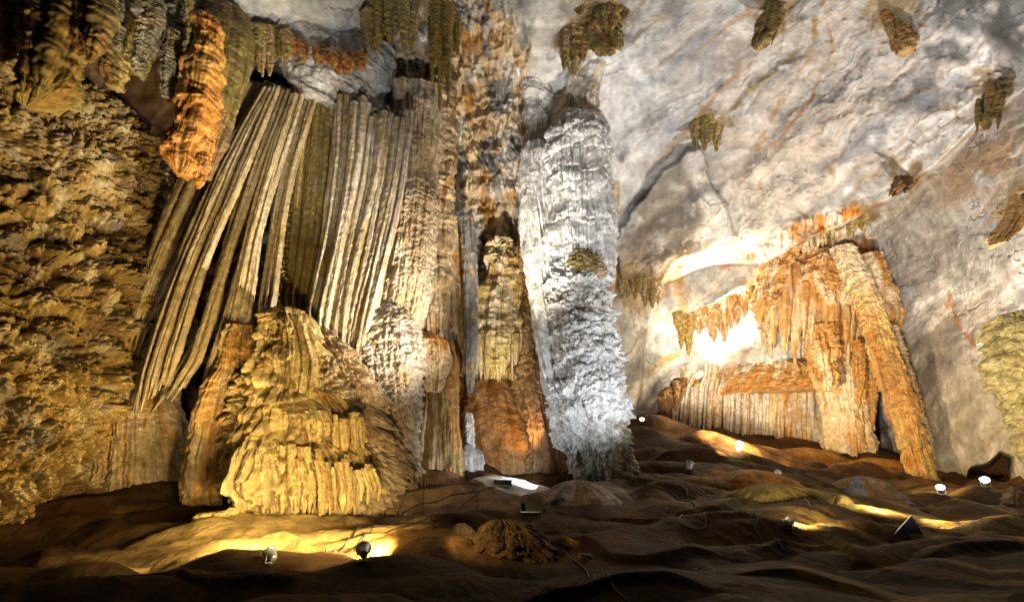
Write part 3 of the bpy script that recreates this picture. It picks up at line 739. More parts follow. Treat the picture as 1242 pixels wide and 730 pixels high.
# --- dark column with the yellow flowstone bulb
o = tube('flowstone_column', [(135, 345, 385), (200, 342, 376), (270, 336, 370), (296, 330, 368), (340, 328, 366), (380, 326, 362), (420, 318, 362)], 25.6, S_lump(.5, .22, 15, .8, 1.), [np.array([.2, .14, .07]), OLIVE * .7, TAN * .8, DBROWN], None, .8, 240, 420, M_wet, 15)
tag(o, 'narrow dark brown knobbly column standing between the two stone curtains', 'stone column')
FB = thing('flowstone_cascade', 'massive yellow flowstone cascade with a bulbous top and a fringed skirt above the floor', 'flowstone cascade')
YC = [np.array([.36, .26, .095]), np.array([.4, .31, .14]), OCHRE * .7, BROWN * .9]
def skirt(s, t):
    return st_terr(s, t, 1.5, .75, 22, .2, .9, .8) + st_flute(s, t, .2, .42, 23, .1) * sstep(-.3, .2, fbm(s / 2, t / 2, 2, 25)) + .55 * fbm(s / 2., t / 1.8, 4, 19) + fbm(s / .2, t / .2, 3, 24) * .03
tube('upper_bulb', [(375, 335, 362), (395, 325, 376), (430, 318, 388), (470, 316, 390), (500, 312, 376), (530, 305, 366), (560, 300, 360)], 22.8, lambda s, t: st_terr(s, t, 1.1, .5, 21, .2, .9) + st_flute(s, t, .2, .34, 20) + .5 * fbm(s / 1.3, t / 1.6, 4, 18), YC, FB, .8, 340, 360, M_wet, 21, .35)
tube('shoulder', [(400, 365, 402), (430, 362, 430), (470, 352, 452), (510, 335, 468), (550, 325, 484), (590, 316, 498), (650, 310, 515)], 24.2, lambda s, t: st_terr(s, t, 1.6, .5, 26, .15, .8) + st_lumps(s, t, 1.2, .5, 27, .8, .6, 3) + st_flute(s, t, .25, .1, 28), [TAN, np.array([.3, .22, .12]), BROWN * 1.6, BROWN], FB, .7, 460, 380, M_wet, 26, .35)
tube('left_lobe', [(455, 285, 325), (490, 278, 330), (520, 272, 335), (560, 270, 340), (600, 272, 335)], 23.4, S_lump(.8, .3, 29, .8), YC, FB, .7, 240, 260, M_wet, 29)
tube('skirt', [(525, 300, 400), (545, 282, 440), (570, 274, 462), (590, 272, 470), (604, 276, 462), (614, 284, 450), (622, 292, 436)], 22.4, skirt, YC, FB, .45, 760, 300, M_wet, 22, .4)
tube('middle_tier', [(470, 335, 400), (500, 325, 430), (530, 320, 448), (560, 320, 455)], 23, skirt, YC, FB, .6, 460, 240, M_wet, 32, .4)

fins(FB, 'drip_curtain', [(395, 328), (440, 320), (520, 308)], [(395, 372), (440, 386), (520, 372)], 11, 21.9, [470, 505, 520, 480], YC, 311, 1.1, 3, 1., False, .25, .06, 40, 14)
fins(FB, 'drip_curtain', [(498, 312), (560, 304)], [(498, 372), (560, 380)], 11, 21.5, [545, 552, 540], YC, 331, 1.1, 3, 1., False, .25, .06, 30, 8)
fins(FB, 'drip_curtain', [(505, 382), (570, 372)], [(505, 440), (570, 448)], 9, 21.9, [545, 560, 548], YC, 351, 1.1, 3, 1., False, .25, .06, 30, 8)
fins(FB, 'drip_curtain', [(548, 285), (580, 276), (630, 274)], [(548, 390), (580, 398), (630, 398)], 21, 20.85, [610, 626, 628, 622], YC, 371, 1.15, 3, 1.1, False, .25, .06, 34, 10)
fins(FB, 'drip_curtain', [(560, 396), (590, 398), (630, 398)], [(560, 452), (590, 464), (630, 458)], 12, 21.2, [622, 620, 604], YC, 391, 1.15, 3, 1.1, False, .25, .06, 34, 10)
# --- right drapery
Cc = thing('drapery', 'stone curtain of long narrow grey and yellow folds hanging right of the dark hollow', 'stone curtain')
DRC = [np.array([.36, .3, .2]), np.array([.46, .42, .36]), YEL * .7, BROWN * 1.3]
DRY = [YEL * .7, OLIVE, TAN, BROWN]
fins(Cc, 'fold', [(104, 372), (200, 363), (300, 353), (370, 345), (410, 350)], [(104, 408), (200, 402), (300, 388), (370, 373), (410, 372)], 6, 25.2, [400, 396, 404], DRY, 61, topj=7)
fins(Cc, 'fold', [(112, 408), (200, 402), (300, 388), (380, 372), (430, 376)], [(122, 450), (220, 440), (310, 420), (390, 402), (440, 400)], 7, 24.6, [405, 428, 432], DRC, 71, topj=7)
fins(Cc, 'fold', [(126, 450), (220, 440), (310, 420), (390, 402), (455, 404)], [(140, 502), (230, 489), (320, 468), (390, 450), (455, 434)], 8, 24.7, [440, 454, 446], DRC, 81, topj=7)
o = tube('cave_ledge', [(48, 330, 480), (70, 322, 478), (95, 338, 474), (118, 352, 466), (134, 380, 460), (146, 425, 448)], 25.6, lambda s, t: st_rock(s, t, 2.2, .5, 58), [LGREY, GREY, PINKG, DGREY], None, .5, 300, 160, M_lime, 58, psc=(.3, .3), streak=.3)
tag(o, 'pale grey rock ledge above the right-hand stone curtain', None, None, 'structure')
# --- grey-brown pillar with fine terraces
D = thing('flowstone_pillar', 'broad tan pillar of finely ribbed flowstone with rough grey bulges at its foot', 'flowstone pillar')
PC = [np.array([.4, .31, .2]), np.array([.46, .4, .33]), CREAM * .75, BROWN * 1.4]
tube('fluted_shaft', [(110, 478, 535), (160, 476, 532), (240, 470, 530), (300, 458, 526), (360, 446, 520), (400, 440, 512), (425, 445, 505)], 27, S_mix(S_flute(.22, .14, 61, .05, .05), S_terr(.55, .2, 62, .12, .6, .2, .12), 6, 9), PC, D, .7, 440, 620, M_calcite, 61)
tube('rough_foot', [(372, 458, 492), (390, 438, 506), (410, 428, 512), (450, 424, 510), (490, 432, 508), (530, 448, 504), (560, 458, 504), (600, 452, 510)], 26.3, lambda s, t: st_lumps(s + .4 * t, t, .65, .2, 63, .9, .4, 3) + st_terr(s, t, .9, .25, 65, .2, .6) + st_flute(s, t, .14, .07, 64), [PINKG * .85, np.array([.36, .3, .23]), TAN, BROWN * 1.3], D, .8, 440, 420, M_wet, 63, .4)

# --- orange columns
E = thing('flowstone_column', 'tall cream and orange column of stacked flowstone bulges, second from the white column', 'stone column')
tube('shaft', [(100, 520, 552), (200, 516, 550), (300, 514, 545), (380, 506, 546), (430, 510, 546), (470, 514, 550)], 28.2, S_terr(1.5, .3, 71, .15, .5, .25, .14), [CREAM * .85, TAN, ORANGE * .7, BROWN], E, .8, 240, 560, M_calcite, 71)
tube('drip_bulge', [(405, 508, 525), (415, 505, 542), (440, 506, 546), (460, 512, 540), (475, 520, 532)], 27.3, S_terr(.6, .15, 72, .2, .6, .18, .12), [CREAM * .8, ORANGE * .6, TAN, BROWN], E, .9, 200, 160, M_wet, 72)
tube('foot', [(420, 490, 535), (450, 496, 545), (490, 500, 552), (530, 494, 553), (566, 488, 556), (610, 484, 560)], 28.4, S_mix(S_lump(.5, .16, 73), S_flute(.5, .3, 74), 1.5, 3), [TAN * .8, BROWN * 1.3, OLIVE * .8, BROWN], E, .8, 300, 300, M_wet, 73)
tube('orange_lobe', [(415, 528, 545), (435, 526, 552), (470, 530, 554), (510, 536, 554), (560, 532, 556), (605, 530, 560)], 27.9, S_flute(.35, .16, 75, .1, .06, .8), [ORANGE, OCHRE, OLIVE, RUST], E, .8, 160, 260, M_wet, 75)
o = tube('fluted_stalactite', [(262, 558, 572), (320, 560, 576), (400, 562, 578), (440, 564, 576), (476, 568, 572)], 29, S_flute(.2, .1, 76), [GREY * .6, DGREY, TAN, BLACK], None, .9, 120, 360, M_calcite, 76)
tag(o, 'long thin dark grey fluted stalactite hanging beside the cream column', 'stalactite')
o = tube('stalactite', [(270, 538, 556), (320, 536, 562), (380, 540, 562), (430, 548, 564), (455, 552, 560)], 29.6, S_flute(.3, .16, 77), [CREAM, CREAM * .8, ORANGE * .8, TAN], None, .8, 140, 320, M_calcite, 77)
tag(o, 'cream and orange fluted drape left of the thin dark grey stalactite', 'stone drape')
o = tube('hanging_flowstone', [(290, 596, 620), (320, 588, 626), (350, 578, 632), (375, 568, 634), (395, 564, 636), (420, 562, 636), (438, 566, 634), (450, 574, 630), (460, 584, 626)], 32.2, lambda s, t: S_mix(S_lump(.9, .3, 78), S_flute(.28, .26, 79), .8, 2.)(s, t) + .9 * fbm(s / 1.5, t / 1.5, 4, 80), [CREAM, YEL, np.array([.6, .56, .42]), OCHRE], None, .45, 380, 300, M_wet, 78, grad=[(.55, .95, YEL)])
tag(o, 'cream hanging flowstone with a yellow fringed lower edge above the orange dome', 'flowstone')

fins(HF_ := thing('fringed_drapery', 'fringe of fine yellow drips along the lower edge of the cream hanging flowstone', 'stone fringe'), 'drip', [(405, 562), (470, 566)], [(405, 637), (470, 634)], 17, 31.2, [446, 462, 458, 448], [YEL, CREAM, np.array([.5, .42, .2]), OCHRE], 301, 1.1, 2.5, 1.1, False, .3)
o = tube('orange_dome', [(438, 570, 610), (448, 552, 632), (470, 540, 650), (510, 535, 668), (550, 530, 680), (620, 525, 700)], 34, lambda s, t: st_terr(s, t, .35, .08, 81, .2, .3) + st_lumps(s, t, 2.4, .25, 82, .9, .3, 1) + fbm(s / 2, t / 2, 4, 83) * .4, [OCHRE * .8, ORANGE * .5, RUST, BROWN], None, .7, 420, 300, M_wet, 81)
tag(o, 'big rounded rusty orange flowstone dome behind the small white stalagmite', 'flowstone dome')
o = tube('ragged_pillar', [(300, 628, 660), (350, 634, 664), (420, 632, 668), (450, 622, 672), (500, 640, 672), (540, 646, 682), (620, 640, 700)], 31.5, S_terr(.9, .3, 85, .3, .5, .3, .25), [np.array([.25, .15, .07]), OCHRE * .7, BROWN, DBROWN], None, .7, 260, 460, M_wet, 85)
tag(o, 'dark brown ragged pillar close behind the left side of the white column', 'stone column')

# --- the white column
WC = [WHITE * .85, np.array([.52, .51, .49]), WHITE * .72, np.array([.26, .2, .12])]
W_ = thing('white_column', 'great white limestone column with a fluted top and a knobbly scalloped lower half', 'stone column')
tube('fluted_pillar', [(176, 640, 662), (190, 632, 670), (250, 632, 672), (330, 640, 682), (400, 650, 694), (440, 655, 700), (470, 662, 704), (482, 672, 700)], 29.2, S_flute(.17, .24, 91, .05, .04), WC, W_, .8, 260, 640, M_calcite, 91, psc=(.6, .06), streak=.35)
tube('fluted_pillar', [(146, 682, 718), (154, 672, 728), (170, 664, 734), (220, 665, 736), (300, 670, 737), (335, 676, 736)], 28.9, lambda s, t: st_flute(s, t, .15, .24, 92, .05) + st_terr(s, t, 1.9, .4, 93, .35, .9, 1.2), WC, W_, .85, 420, 520, M_calcite, 92, psc=(.6, .06), streak=.3)
tube('crown', [(10, 668, 752), (50, 674, 744), (90, 680, 732), (120, 686, 720), (140, 676, 726), (150, 668, 734), (162, 668, 734)], 30.1, lambda s, t: st_rock(s, t, 1.6, .5, 191) + st_flute(s, t, .3, .1, 192), [CREAM, LGREY, WHITE * .8, TAN], W_, .7, 240, 180, M_lime, 191)
tube('crown', [(80, 626, 672), (120, 634, 668), (155, 640, 664), (172, 638, 664), (190, 634, 670)], 30.4, lambda s, t: st_rock(s, t, 1.4, .4, 193), [WHITE * .8, LGREY, GREY, TAN], W_, .7, 200, 140, M_lime, 193)
def wc_style(s, t):
    sx = s + .4 * fbm(s, t, 3, 90); tx = t + .5 * fbm(s / 1.2, t / 1.2, 3, 89)
    big = tongues(sx, tx, 1.7, 1.4, 94, 2)
    kn = st_lumps(s, t, .72, .25, 95, .85, .7, 3)
    dr = np.abs(perlin(sx / .2, t * .6, 98)) * 1.7
    low_ = sstep(4, 8, t + fbm(s / 1.5, t / 1.5, 3, 99) * 2)
    return .55 * big + kn + dr * (.05 + .14 * low_ * big) + .3 * low_ * tongues(sx, tx, .8, 1.1, 96, 2) + .4 * fbm(s / 1.6, t / 2, 3, 97) - .62
WL = WC
SB = tube('scalloped_body', [(312, 676, 722), (324, 662, 738), (345, 654, 746), (400, 658, 755), (440, 663, 761), (460, 666, 763), (466, 662, 764), (500, 662, 767), (530, 668, 766), (550, 682, 760), (568, 692, 758), (600, 690, 764)], 28.6, wc_style, WL, W_, .85, 620, 640, M_wet, 94, .35, psc=(.9, .5), streak=.45,
     grad=[(.9, 1.02, OLIVE * .8)])
tube('lower_lobe', [(462, 662, 690), (480, 658, 702), (510, 660, 710), (535, 668, 712), (556, 678, 708), (566, 684, 698)], 28.0, wc_style, WL, W_, .8, 300, 260, M_wet, 97, .35, streak=.4)
tube('foot', [(505, 724, 752), (530, 728, 764), (555, 734, 768), (600, 730, 776)], 28.2, S_lump(.45, .2, 98, .8), [np.array([.34, .31, .2]), OLIVE, TAN, BROWN], W_, .8, 200, 200, M_wet, 98)
tube('crust', [(305, 690, 715), (316, 684, 730), (330, 688, 734), (338, 700, 728)], 27.7, S_lump(.35, .14, 99), [OLIVE * .8, TAN, YEL * .6, BROWN], SB, .5, 160, 80, M_wet, 99)

# --- far right alcove
AL = thing('flowstone_alcove', 'broad orange and white fluted flowstone curtain under the low arch at the right', 'flowstone curtain')
AC = [CREAM * 1.1, np.array([.5, .27, .08]), WHITE * .95, BROWN * 1.2]
tube('fluted_back', [(436, 822, 1044), (452, 812, 1046), (485, 804, 1050), (520, 798, 1052), (600, 796, 1054)], 53.3, S_flute(.55, .6, 101, .15, .12, 1.4), AC, AL, .22, 900, 300, M_calcite, 101, .1, psc=(.28, .06), streak=.75, sw=1.6, sq=.6, k=.95,
     grad=[(.3, .02, ORANGE * .8)])
tube('shelf', [(441, 872, 985), (447, 846, 1020), (455, 828, 1036), (464, 816, 1042), (472, 812, 1036), (477, 818, 1010)], 51.1, lambda s, t: st_terr(s, t, .9, .8, 405, .2, .9) + st_flute(s, t, .5, .25, 406) + .8 * fbm(s / 2.5, t / 2, 4, 407), [np.array([.5, .27, .08]), CREAM, OCHRE, RUST], AL, .2, 520, 160, M_wet, 405, .3, sq=.7)
fins(AL, 'flute', [(455, 822), (470, 812), (590, 800)], [(455, 1000), (470, 1010), (590, 1015)], 56, 51.1, [545, 560, 566, 568], [WHITE * .85, CREAM, np.array([.5, .27, .08]), BROWN * 1.5], 401, 1.05, 2., 1., False, .45, .08, 60, 16, None, .8)
tube('right_pillar', [(420, 985, 1035), (450, 990, 1050), (500, 1000, 1056), (560, 1008, 1060), (585, 1010, 1060)], 46.5, S_terr(1.4, .35, 102, .2, .6, .4, .3), [CREAM, np.array([.5, .3, .12]), CREAM * 1.1, OCHRE], AL, .7, 300, 300, M_calcite, 102)
K = thing('orange_drapery', 'jagged orange and cream hanging draperies above the right end of the low arch', 'stone curtain')
KC = [np.array([.5, .27, .09]), CREAM * 1.05, OCHRE, RUST]
for i, (rw, yy) in enumerate([([(308, 955, 1042), (325, 938, 1044), (345, 934, 1042), (362, 950, 1038), (374, 975, 1030)], 45),
                              ([(395, 972, 1012), (430, 978, 1016), (455, 988, 1012), (474, 996, 1006)], 44.6),
                              ([(272, 950, 1000), (300, 928, 975), (340, 919, 948), (370, 918, 935), (392, 921, 928)], 43.5)]):
    tube('drape', rw, yy, lambda s, t: st_terr(s, t, 1.1, .45, 110 + i, .5, .9) + st_flute(s, t, .5, .3, 111 + i) + .6 * fbm(s / 2, t / 2, 4, 112 + i), KC, K, .5, 260, 240, M_wet, 110 + i)
drips(K, [(938, 352), (965, 366), (1000, 372), (1036, 352)], 44.2, 18, (28, 80), (10, 20), KC, 115, 'drape_tip')
drips(K, [(1022, 380), (1040, 420), (1050, 440)], 44.5, 6, (30, 60), (9, 16), KC, 116, 'drape_tip')
cluster('ragged orange fringe of thin stalactites below the glowing hollow', [(842, 388), (870, 376), (900, 358), (930, 350)], 47.5, 18, (14, 44), (7, 13), [CREAM, ORANGE, OCHRE, RUST], seed=35)
cluster('fringe of cream and orange stalactites above the arch, right of the glowing hollow', [(925, 388), (940, 380), (960, 385), (985, 372)], 46.5, 14, (20, 55), (7, 13), [CREAM, ORANGE, CREAM, RUST], seed=36)
cluster('dark brown jagged points at the left end of the low arch', [(803, 492), (812, 478), (826, 466)], 47.5, 8, (18, 40), (7, 12), [BROWN, OCHRE, DBROWN, DBROWN], seed=37)
cluster('long orange drips hanging between the alcove pillar and the leaning column', [(1040, 420), (1052, 430), (1062, 440)], 43, 7, (40, 80), (8, 14), [ORANGE * .8, OLIVE, OCHRE, BROWN], seed=38)
LC = thing('leaning_column', 'ochre column leaning to the left with tightly stacked ribs, standing before the grey right wall', 'stone column')
tube('shaft', [(300, 1008, 1034), (340, 1026, 1056), (380, 1042, 1074), (440, 1058, 1094), (500, 1078, 1114), (545, 1093, 1124), (572, 1099, 1134), (620, 1100, 1160)], 39, S_terr(.8, .26, 121, .25, .6, .3, .14), [OCHRE * 1.1, YEL * .9, ORANGE * .7, BROWN], LC, .8, 300, 700, M_wet, 121,
     grad=[(.3, .0, CREAM * .8)])
tube('side_ridge', [(395, 1076, 1088), (440, 1092, 1102), (490, 1108, 1118), (530, 1118, 1126), (560, 1124, 1132)], 39.6, S_lump(.4, .16, 122), [CREAM * .8, TAN, OCHRE, BROWN], LC, .8, 80, 260, M_wet, 122)
tube('upper_drape', [(310, 1035, 1070), (350, 1050, 1085), (380, 1060, 1098), (402, 1072, 1092)], 40.4, S_terr(1.1, .3, 123, .3, .6), [CREAM, ORANGE * .7, OCHRE, TAN], LC, .7, 180, 180, M_calcite, 123)
o = tube('hanging_flowstone', [(381, 1208, 1262), (390, 1196, 1290), (410, 1190, 1300), (440, 1192, 1310), (470, 1200, 1315), (495, 1214, 1320), (520, 1224, 1320), (545, 1236, 1320), (560, 1250, 1310)], 20, lambda s, t: st_terr(s, t, .9, .6, 131, .05, .3, .5) + .35 * fbm(s / 1.2, t / .8, 4, 132), [YEL * .9, np.array([.4, .32, .12]), OLIVE, BROWN], None, .8, 420, 360, M_wet, 131, .2)
tag(o, 'green-yellow bulbous hanging stone with stacked folds at the right border', 'flowstone')

# ================================================================== THINGS ON THE FLOOR
import bmesh
from mathutils import Vector, Matrix

def boulder(name, label, cat, px0, px1, ptop, pbot, Y, cols, style, flat=.8, n=160, mat=None, seed=0, parent=None, prof=None, **kw):
    w = px1 - px0; h = pbot - ptop
    if name in ('rock_mound', 'rimstone_mound', 'rock_hump') and prof is None or label and 'hump' in label:
        prof = [(0, .38, .58), (.12, .2, .78), (.35, .04, .95), (.65, -.12, 1.1), (1., -.28, 1.28), (1.5, -.45, 1.45)]; kw.setdefault('rough', .4)
    prof = prof or [(0, .35, .6), (.12, .2, .78), (.3, .08, .92), (.6, 0, 1), (1., 0, 1), (1.3, .02, .98)]
    rows = [(ptop + h * f, px0 + w * a, px0 + w * b) for f, a, b in prof]
    o = tube(name, rows, Y, style, cols, parent, flat, n, n, mat or M_mud, seed, **kw)
    if label: tag(o, label, cat)
    return o

# small white stalagmite on its knobbly base
SM = thing('stalagmite', 'small slim white ringed stalagmite on a lumpy grey base before the orange dome', 'stalagmite')
tube('shaft', [(500, 566, 571), (504, 564, 573), (512, 563, 574), (530, 563, 575), (550, 562, 576)], 30.2, S_terr(.16, .07, 141, .1, .4, .2, .03), [WHITE * .9, np.array([.6, .6, .6]), WHITE * .8, GREY], SM, 1., 80, 200, M_calcite, 141)
for i, (a, b, tp, yy) in enumerate([(546, 564, 540, 30.2), (560, 576, 538, 29.9), (572, 585, 544, 30.1), (563, 584, 546, 30.5)]):
    boulder('base_lump', None, None, a, b, tp, 564, yy, [np.array([.42, .42, .42]), GREY, WHITE * .6, DGREY], S_terr(.4, .08, 142 + i, .2, .5, .2, .06), 1., 70, M_calcite, 142 + i, SM)

boulder('rock', 'flat knobbly yellow rock lying at the top of the lit floor slope on the left', 'rock', 236, 296, 615, 636, 19.6, [YEL * .9, TAN, OCHRE, BROWN], S_lump(.25, .09, 151, .6), .6, 200, M_wet, 151,
        prof=[(0, .72, .9), (.15, .65, .96), (.3, .1, 1), (.45, .03, 1), (.8, 0, .98), (1.2, .02, .96)])
boulder('rock', 'pair of little pale pebbles, the larger one, beside the flat knobbly rock', 'rock', 306, 316, 621, 628, 20, [PINKG, TAN, PINKG, TAN], S_lump(.1, .02, 152), .8, 40)
boulder('rock', 'smaller of two little pale pebbles beside the flat knobbly rock', 'rock', 318, 325, 623, 628, 20, [PINKG, TAN, PINKG, TAN], S_lump(.1, .02, 153), .8, 36)
boulder('boulder', 'smooth pinkish rounded boulder between the cables and the terraced yellow mound', 'boulder', 546, 576, 634, 668, 17.2, [PINKG * .8, np.array([.36, .26, .16]), TAN, OCHRE * .7], S_lump(.9, .06, 154), .9, 120)
boulder('terraced_mound', 'dark yellow mound with rough stepped terraces in the middle of the foreground', 'rock mound', 562, 642, 626, 690, 16.4, [BROWN, np.array([.17, .115, .035]), BROWN * .7, DBROWN], lambda s, t: st_terr(s, t, .34, .16, 155, .25, .6) + st_lumps(s, t, .5, .12, 156, .6, .5, 2), .7, 380, M_mud, 155, rough=.5,
        prof=[(.05, .46, .74), (.14, .33, .95), (.33, .2, 1.15), (.62, .06, 1.35), (.95, -.06, 1.55), (1.3, -.12, 1.7)], tilt=-.25)
boulder('rock_hump', 'smooth pale brown hump of rock under the cables right in front of the white column', 'rock mound', 668, 735, 582, 604, 24.5, [PINKG * .75, TAN * .9, PINKG * .6, BROWN], S_lump(1.2, .08, 156), .8, 180)
boulder('rimstone_mound', 'wide low mound with fine wrinkles on the right, lit yellow on its right side', 'rock mound', 880, 990, 586, 618, 22, [OLIVE * .9, YEL * .6, OCHRE * .8, BROWN], S_terr(.3, .08, 157, .1, .6, .25, .1), .6, 300, M_mud, 157)
boulder('rock_mound', 'pale rounded hump lit bright yellow next to the flap at the right', 'rock mound', 1030, 1102, 616, 646, 21.5, [YEL * .85, np.array([.4, .3, .1]), OCHRE, TAN], S_flute(.8, .12, 158), .6, 200, M_mud, 158)
boulder('rock_mound', 'small pointed yellow rock left of the bright hump', 'rock mound', 1003, 1036, 600, 622, 22.2, [YEL * .8, OCHRE, YEL * .6, BROWN], S_flute(.5, .08, 159), .6, 120, M_mud, 159, prof=[(0, .08, .2), (.2, .05, .35), (.5, 0, .6), (1, 0, 1), (1.3, 0, 1)])
boulder('rock_mound', 'orange glowing flat hump of rock below the bright warm lamp', 'rock mound', 872, 942, 569, 584, 26.5, [ORANGE * .8, OCHRE, YEL * .6, BROWN], S_lump(.7, .08, 160), .6, 180, M_mud, 160)
boulder('rock_mound', 'grey brown pair of low rounded humps on the slope under the alcove, right part', 'rock mound', 1010, 1075, 577, 600, 26, [GREY * .5, BROWN * 1.4, TAN * .7, BROWN], S_lump(1., .12, 161), .7, 180, M_mud, 161)
boulder('rock', 'small chunky rock at the foot of the cave wall at the right border', 'rock', 1216, 1250, 590, 612, 25, [TAN * .6, BROWN, GREY * .5, DBROWN], S_lump(.5, .16, 162), .8, 120)
boulder('rock', 'loose ochre slab lying in the groove at the lower middle', 'rock', 678, 712, 651, 670, 16.6, [OCHRE * .8, YEL * .5, TAN, BROWN], S_lump(.5, .04, 163), .4, 80, prof=[(0, .0, .3), (.3, 0, .75), (.7, .1, 1), (1, .6, 1.)])
boulder('rock', 'lower loose ochre slab below the other one in the groove', 'rock', 704, 726, 670, 690, 15.6, [OCHRE * .8, YEL * .5, TAN, BROWN], S_lump(.5, .04, 164), .4, 80, prof=[(0, .0, .3), (.4, .05, .7), (.8, .4, 1), (1, .6, 1.)])
boulder('rock', 'small round ochre stone above the loose slabs in the groove', 'rock', 699, 712, 648, 660, 16.9, [OCHRE * .8, YEL * .5, TAN, BROWN], S_lump(.3, .04, 165), .6, 50)

def mesh_obj(name, bm, mat, parent=None, smooth=True):
    me = bpy.data.meshes.new(name); bm.to_mesh(me); bm.free()
    me.materials.append(mat)
    if smooth:
        for p in me.polygons: p.use_smooth = True
    o = bpy.data.objects.new(name, me); C.objects.link(o); o.parent = parent
    return o

def lathe(prof, seg=24):
    bm = bmesh.new(); rings = []
    for r, z in prof:
        rings.append([bm.verts.new((r * math.cos(2 * PI * i / seg), r * math.sin(2 * PI * i / seg), z)) for i in range(seg)])
    for a, b in zip(rings[:-1], rings[1:]):
        for i in range(seg):
            bm.faces.new((a[i], a[(i + 1) % seg], b[(i + 1) % seg], b[i]))
    bm.faces.new(rings[0][::-1]); bm.faces.new(rings[-1])
    return bm

def box(bm, c, s, rot=None):
    r = bmesh.ops.create_cube(bm, size=1)
    for v in r['verts']:
        p = Vector((v.co.x * s[0], v.co.y * s[1], v.co.z * s[2]))
        if rot: p = rot @ p
        v.co = p + Vector(c)

LAMPS = 'floodlights on the cave floor'
def spotlight(label, loc, size, aim, lens=None, mat=M_metal):
    """round floodlight: ribbed housing, glass, yoke and foot; aim is the world direction it points in"""
    root = thing('floodlight', label, 'floodlight', group=LAMPS)
    root.location = loc
    aim = Vector(aim).normalized(); q = aim.to_track_quat('Z', 'Y'); M = q.to_matrix().to_4x4()
    s = size
    up = Vector((0, 0, s * .62))
    bm = lathe([(.16 * s, -.5 * s), (.26 * s, -.48 * s), (.28 * s, -.3 * s), (.24 * s, -.28 * s), (.3 * s, -.2 * s), (.3 * s, -.14 * s), (.26 * s, -.12 * s), (.34 * s, -.02 * s), (.34 * s, .04 * s), (.46 * s, .24 * s), (.5 * s, .3 * s), (.5 * s, .34 * s), (.44 * s, .34 * s), (.42 * s, .26 * s), (.3 * s, .16 * s)])
    bm.transform(Matrix.Translation(up) @ M)
    hs = mesh_obj('housing', bm, mat, root)
    bm = lathe([(.3 * s, .2 * s), (.42 * s, .29 * s), (.3 * s, .31 * s), (.1 * s, .32 * s)])
    bm.transform(Matrix.Translation(up) @ M)
    mesh_obj('lens', bm, lens or M_black, hs)
    bm = bmesh.new()
    side = aim.cross(Vector((0, 0, 1)))
    if side.length < .1: side = Vector((1, 0, 0))
    side.normalize()
    ang = math.atan2(side.y, side.x); R_ = Matrix.Rotation(ang, 3, 'Z')
    for sg in (-1, 1):
        box(bm, side * sg * .4 * s + Vector((0, 0, s * .34)), (.05 * s, .12 * s, .62 * s), R_)
    box(bm, Vector((0, 0, .05 * s)), (.86 * s, .12 * s, .05 * s), R_)
    br = mesh_obj('bracket', bm, mat, root, False)
    bm = lathe([(.3 * s, -.12 * s), (.32 * s, 0), (.3 * s, .03 * s), (.08 * s, .04 * s)], 18)
    mesh_obj('foot', bm, M_black, br)
    return root

def T(px, py, Y): return Vector(P(px, py, Y))
def near(px, py, y0=9., y1=60.): return Vector(hit(px, py, y0, y1))

lp = {}
def lamp(key, label, px, py, size, tgt, lens=None, mat=M_metal, y0=9.):
    size *= .8
    l = near(px, py + 4, y0)
    lp[key] = (l, Vector(tgt) - l, size)
    d = (Vector(tgt) - l).normalized()
    if lens is not None: d = (d * .5 + (Vector((0, 0, CAMZ)) - l).normalized() + Vector((0, 0, .35))).normalized()   # wide-beam lamps seen from the front
    return spotlight(label, l, size, d, lens, mat)
lamp('a', 'dark round floodlight on the lit floor slope, leftmost of the lamps', 327, 680, .42, T(150, 300, 20), mat=M_metal)
lamp('b', 'silver tilted floodlight on the edge of the lit floor, second from the left', 440, 677, .42, T(430, 500, 24))
lamp('c', 'bright white lit floodlight in front of the rough pillar foot, left of the small stalagmite', 518, 552, .5, T(490, 470, 27), M_glow_w)
lamp('d', 'small silver floodlight behind the wet white patch left of the white column', 636, 569, .55, T(700, 300, 28.8))
lamp('e', 'silver twin-legged floodlight standing on the brown slope right of the white column', 837, 570, .65, T(860, 300, 45))
lamp('f', 'glowing warm floodlight before the fluted alcove', 898, 543, .6, T(950, 450, 48), M_glow_y)
lamp('g', 'little silver floodlight at the right end of the orange glowing hump', 944, 577, .5, T(1000, 500, 40))
lamp('h', 'silver floodlight low in the dark foreground, left of the bright yellow hump', 957, 638, .38, T(1060, 630, 22))
lamp('i', 'white glowing floodlight on the ridge just right of the leaning column', 1143, 596, .5, T(1120, 480, 38), M_glow_w)
lamp('j', 'bright warm white floodlight before the small cavity at the foot of the right wall', 1197, 587, .55, T(1200, 300, 26), M_glow_w)
lamp('k', 'tiny glowing lamp on the crest right beside the white column', 779, 510, .45, T(800, 400, 48), M_glow_y)

# lamp housing left of the small stalagmite: flat dish that holds the bright lamp
DS = thing('lamp_dish', 'shallow grey dish around the bright white lamp left of the small stalagmite', 'dish')
l = near(518, 557)
bm = lathe([(.25, 0), (.42, .05), (.5, .16), (.46, .16), (.38, .08), (.1, .05)]); bm.transform(Matrix.Translation(l + Vector((0, -.15, .0))) @ Matrix.Scale(1.25, 4, (1, 0, 0)))
mesh_obj('bowl', bm, M_metal, DS)

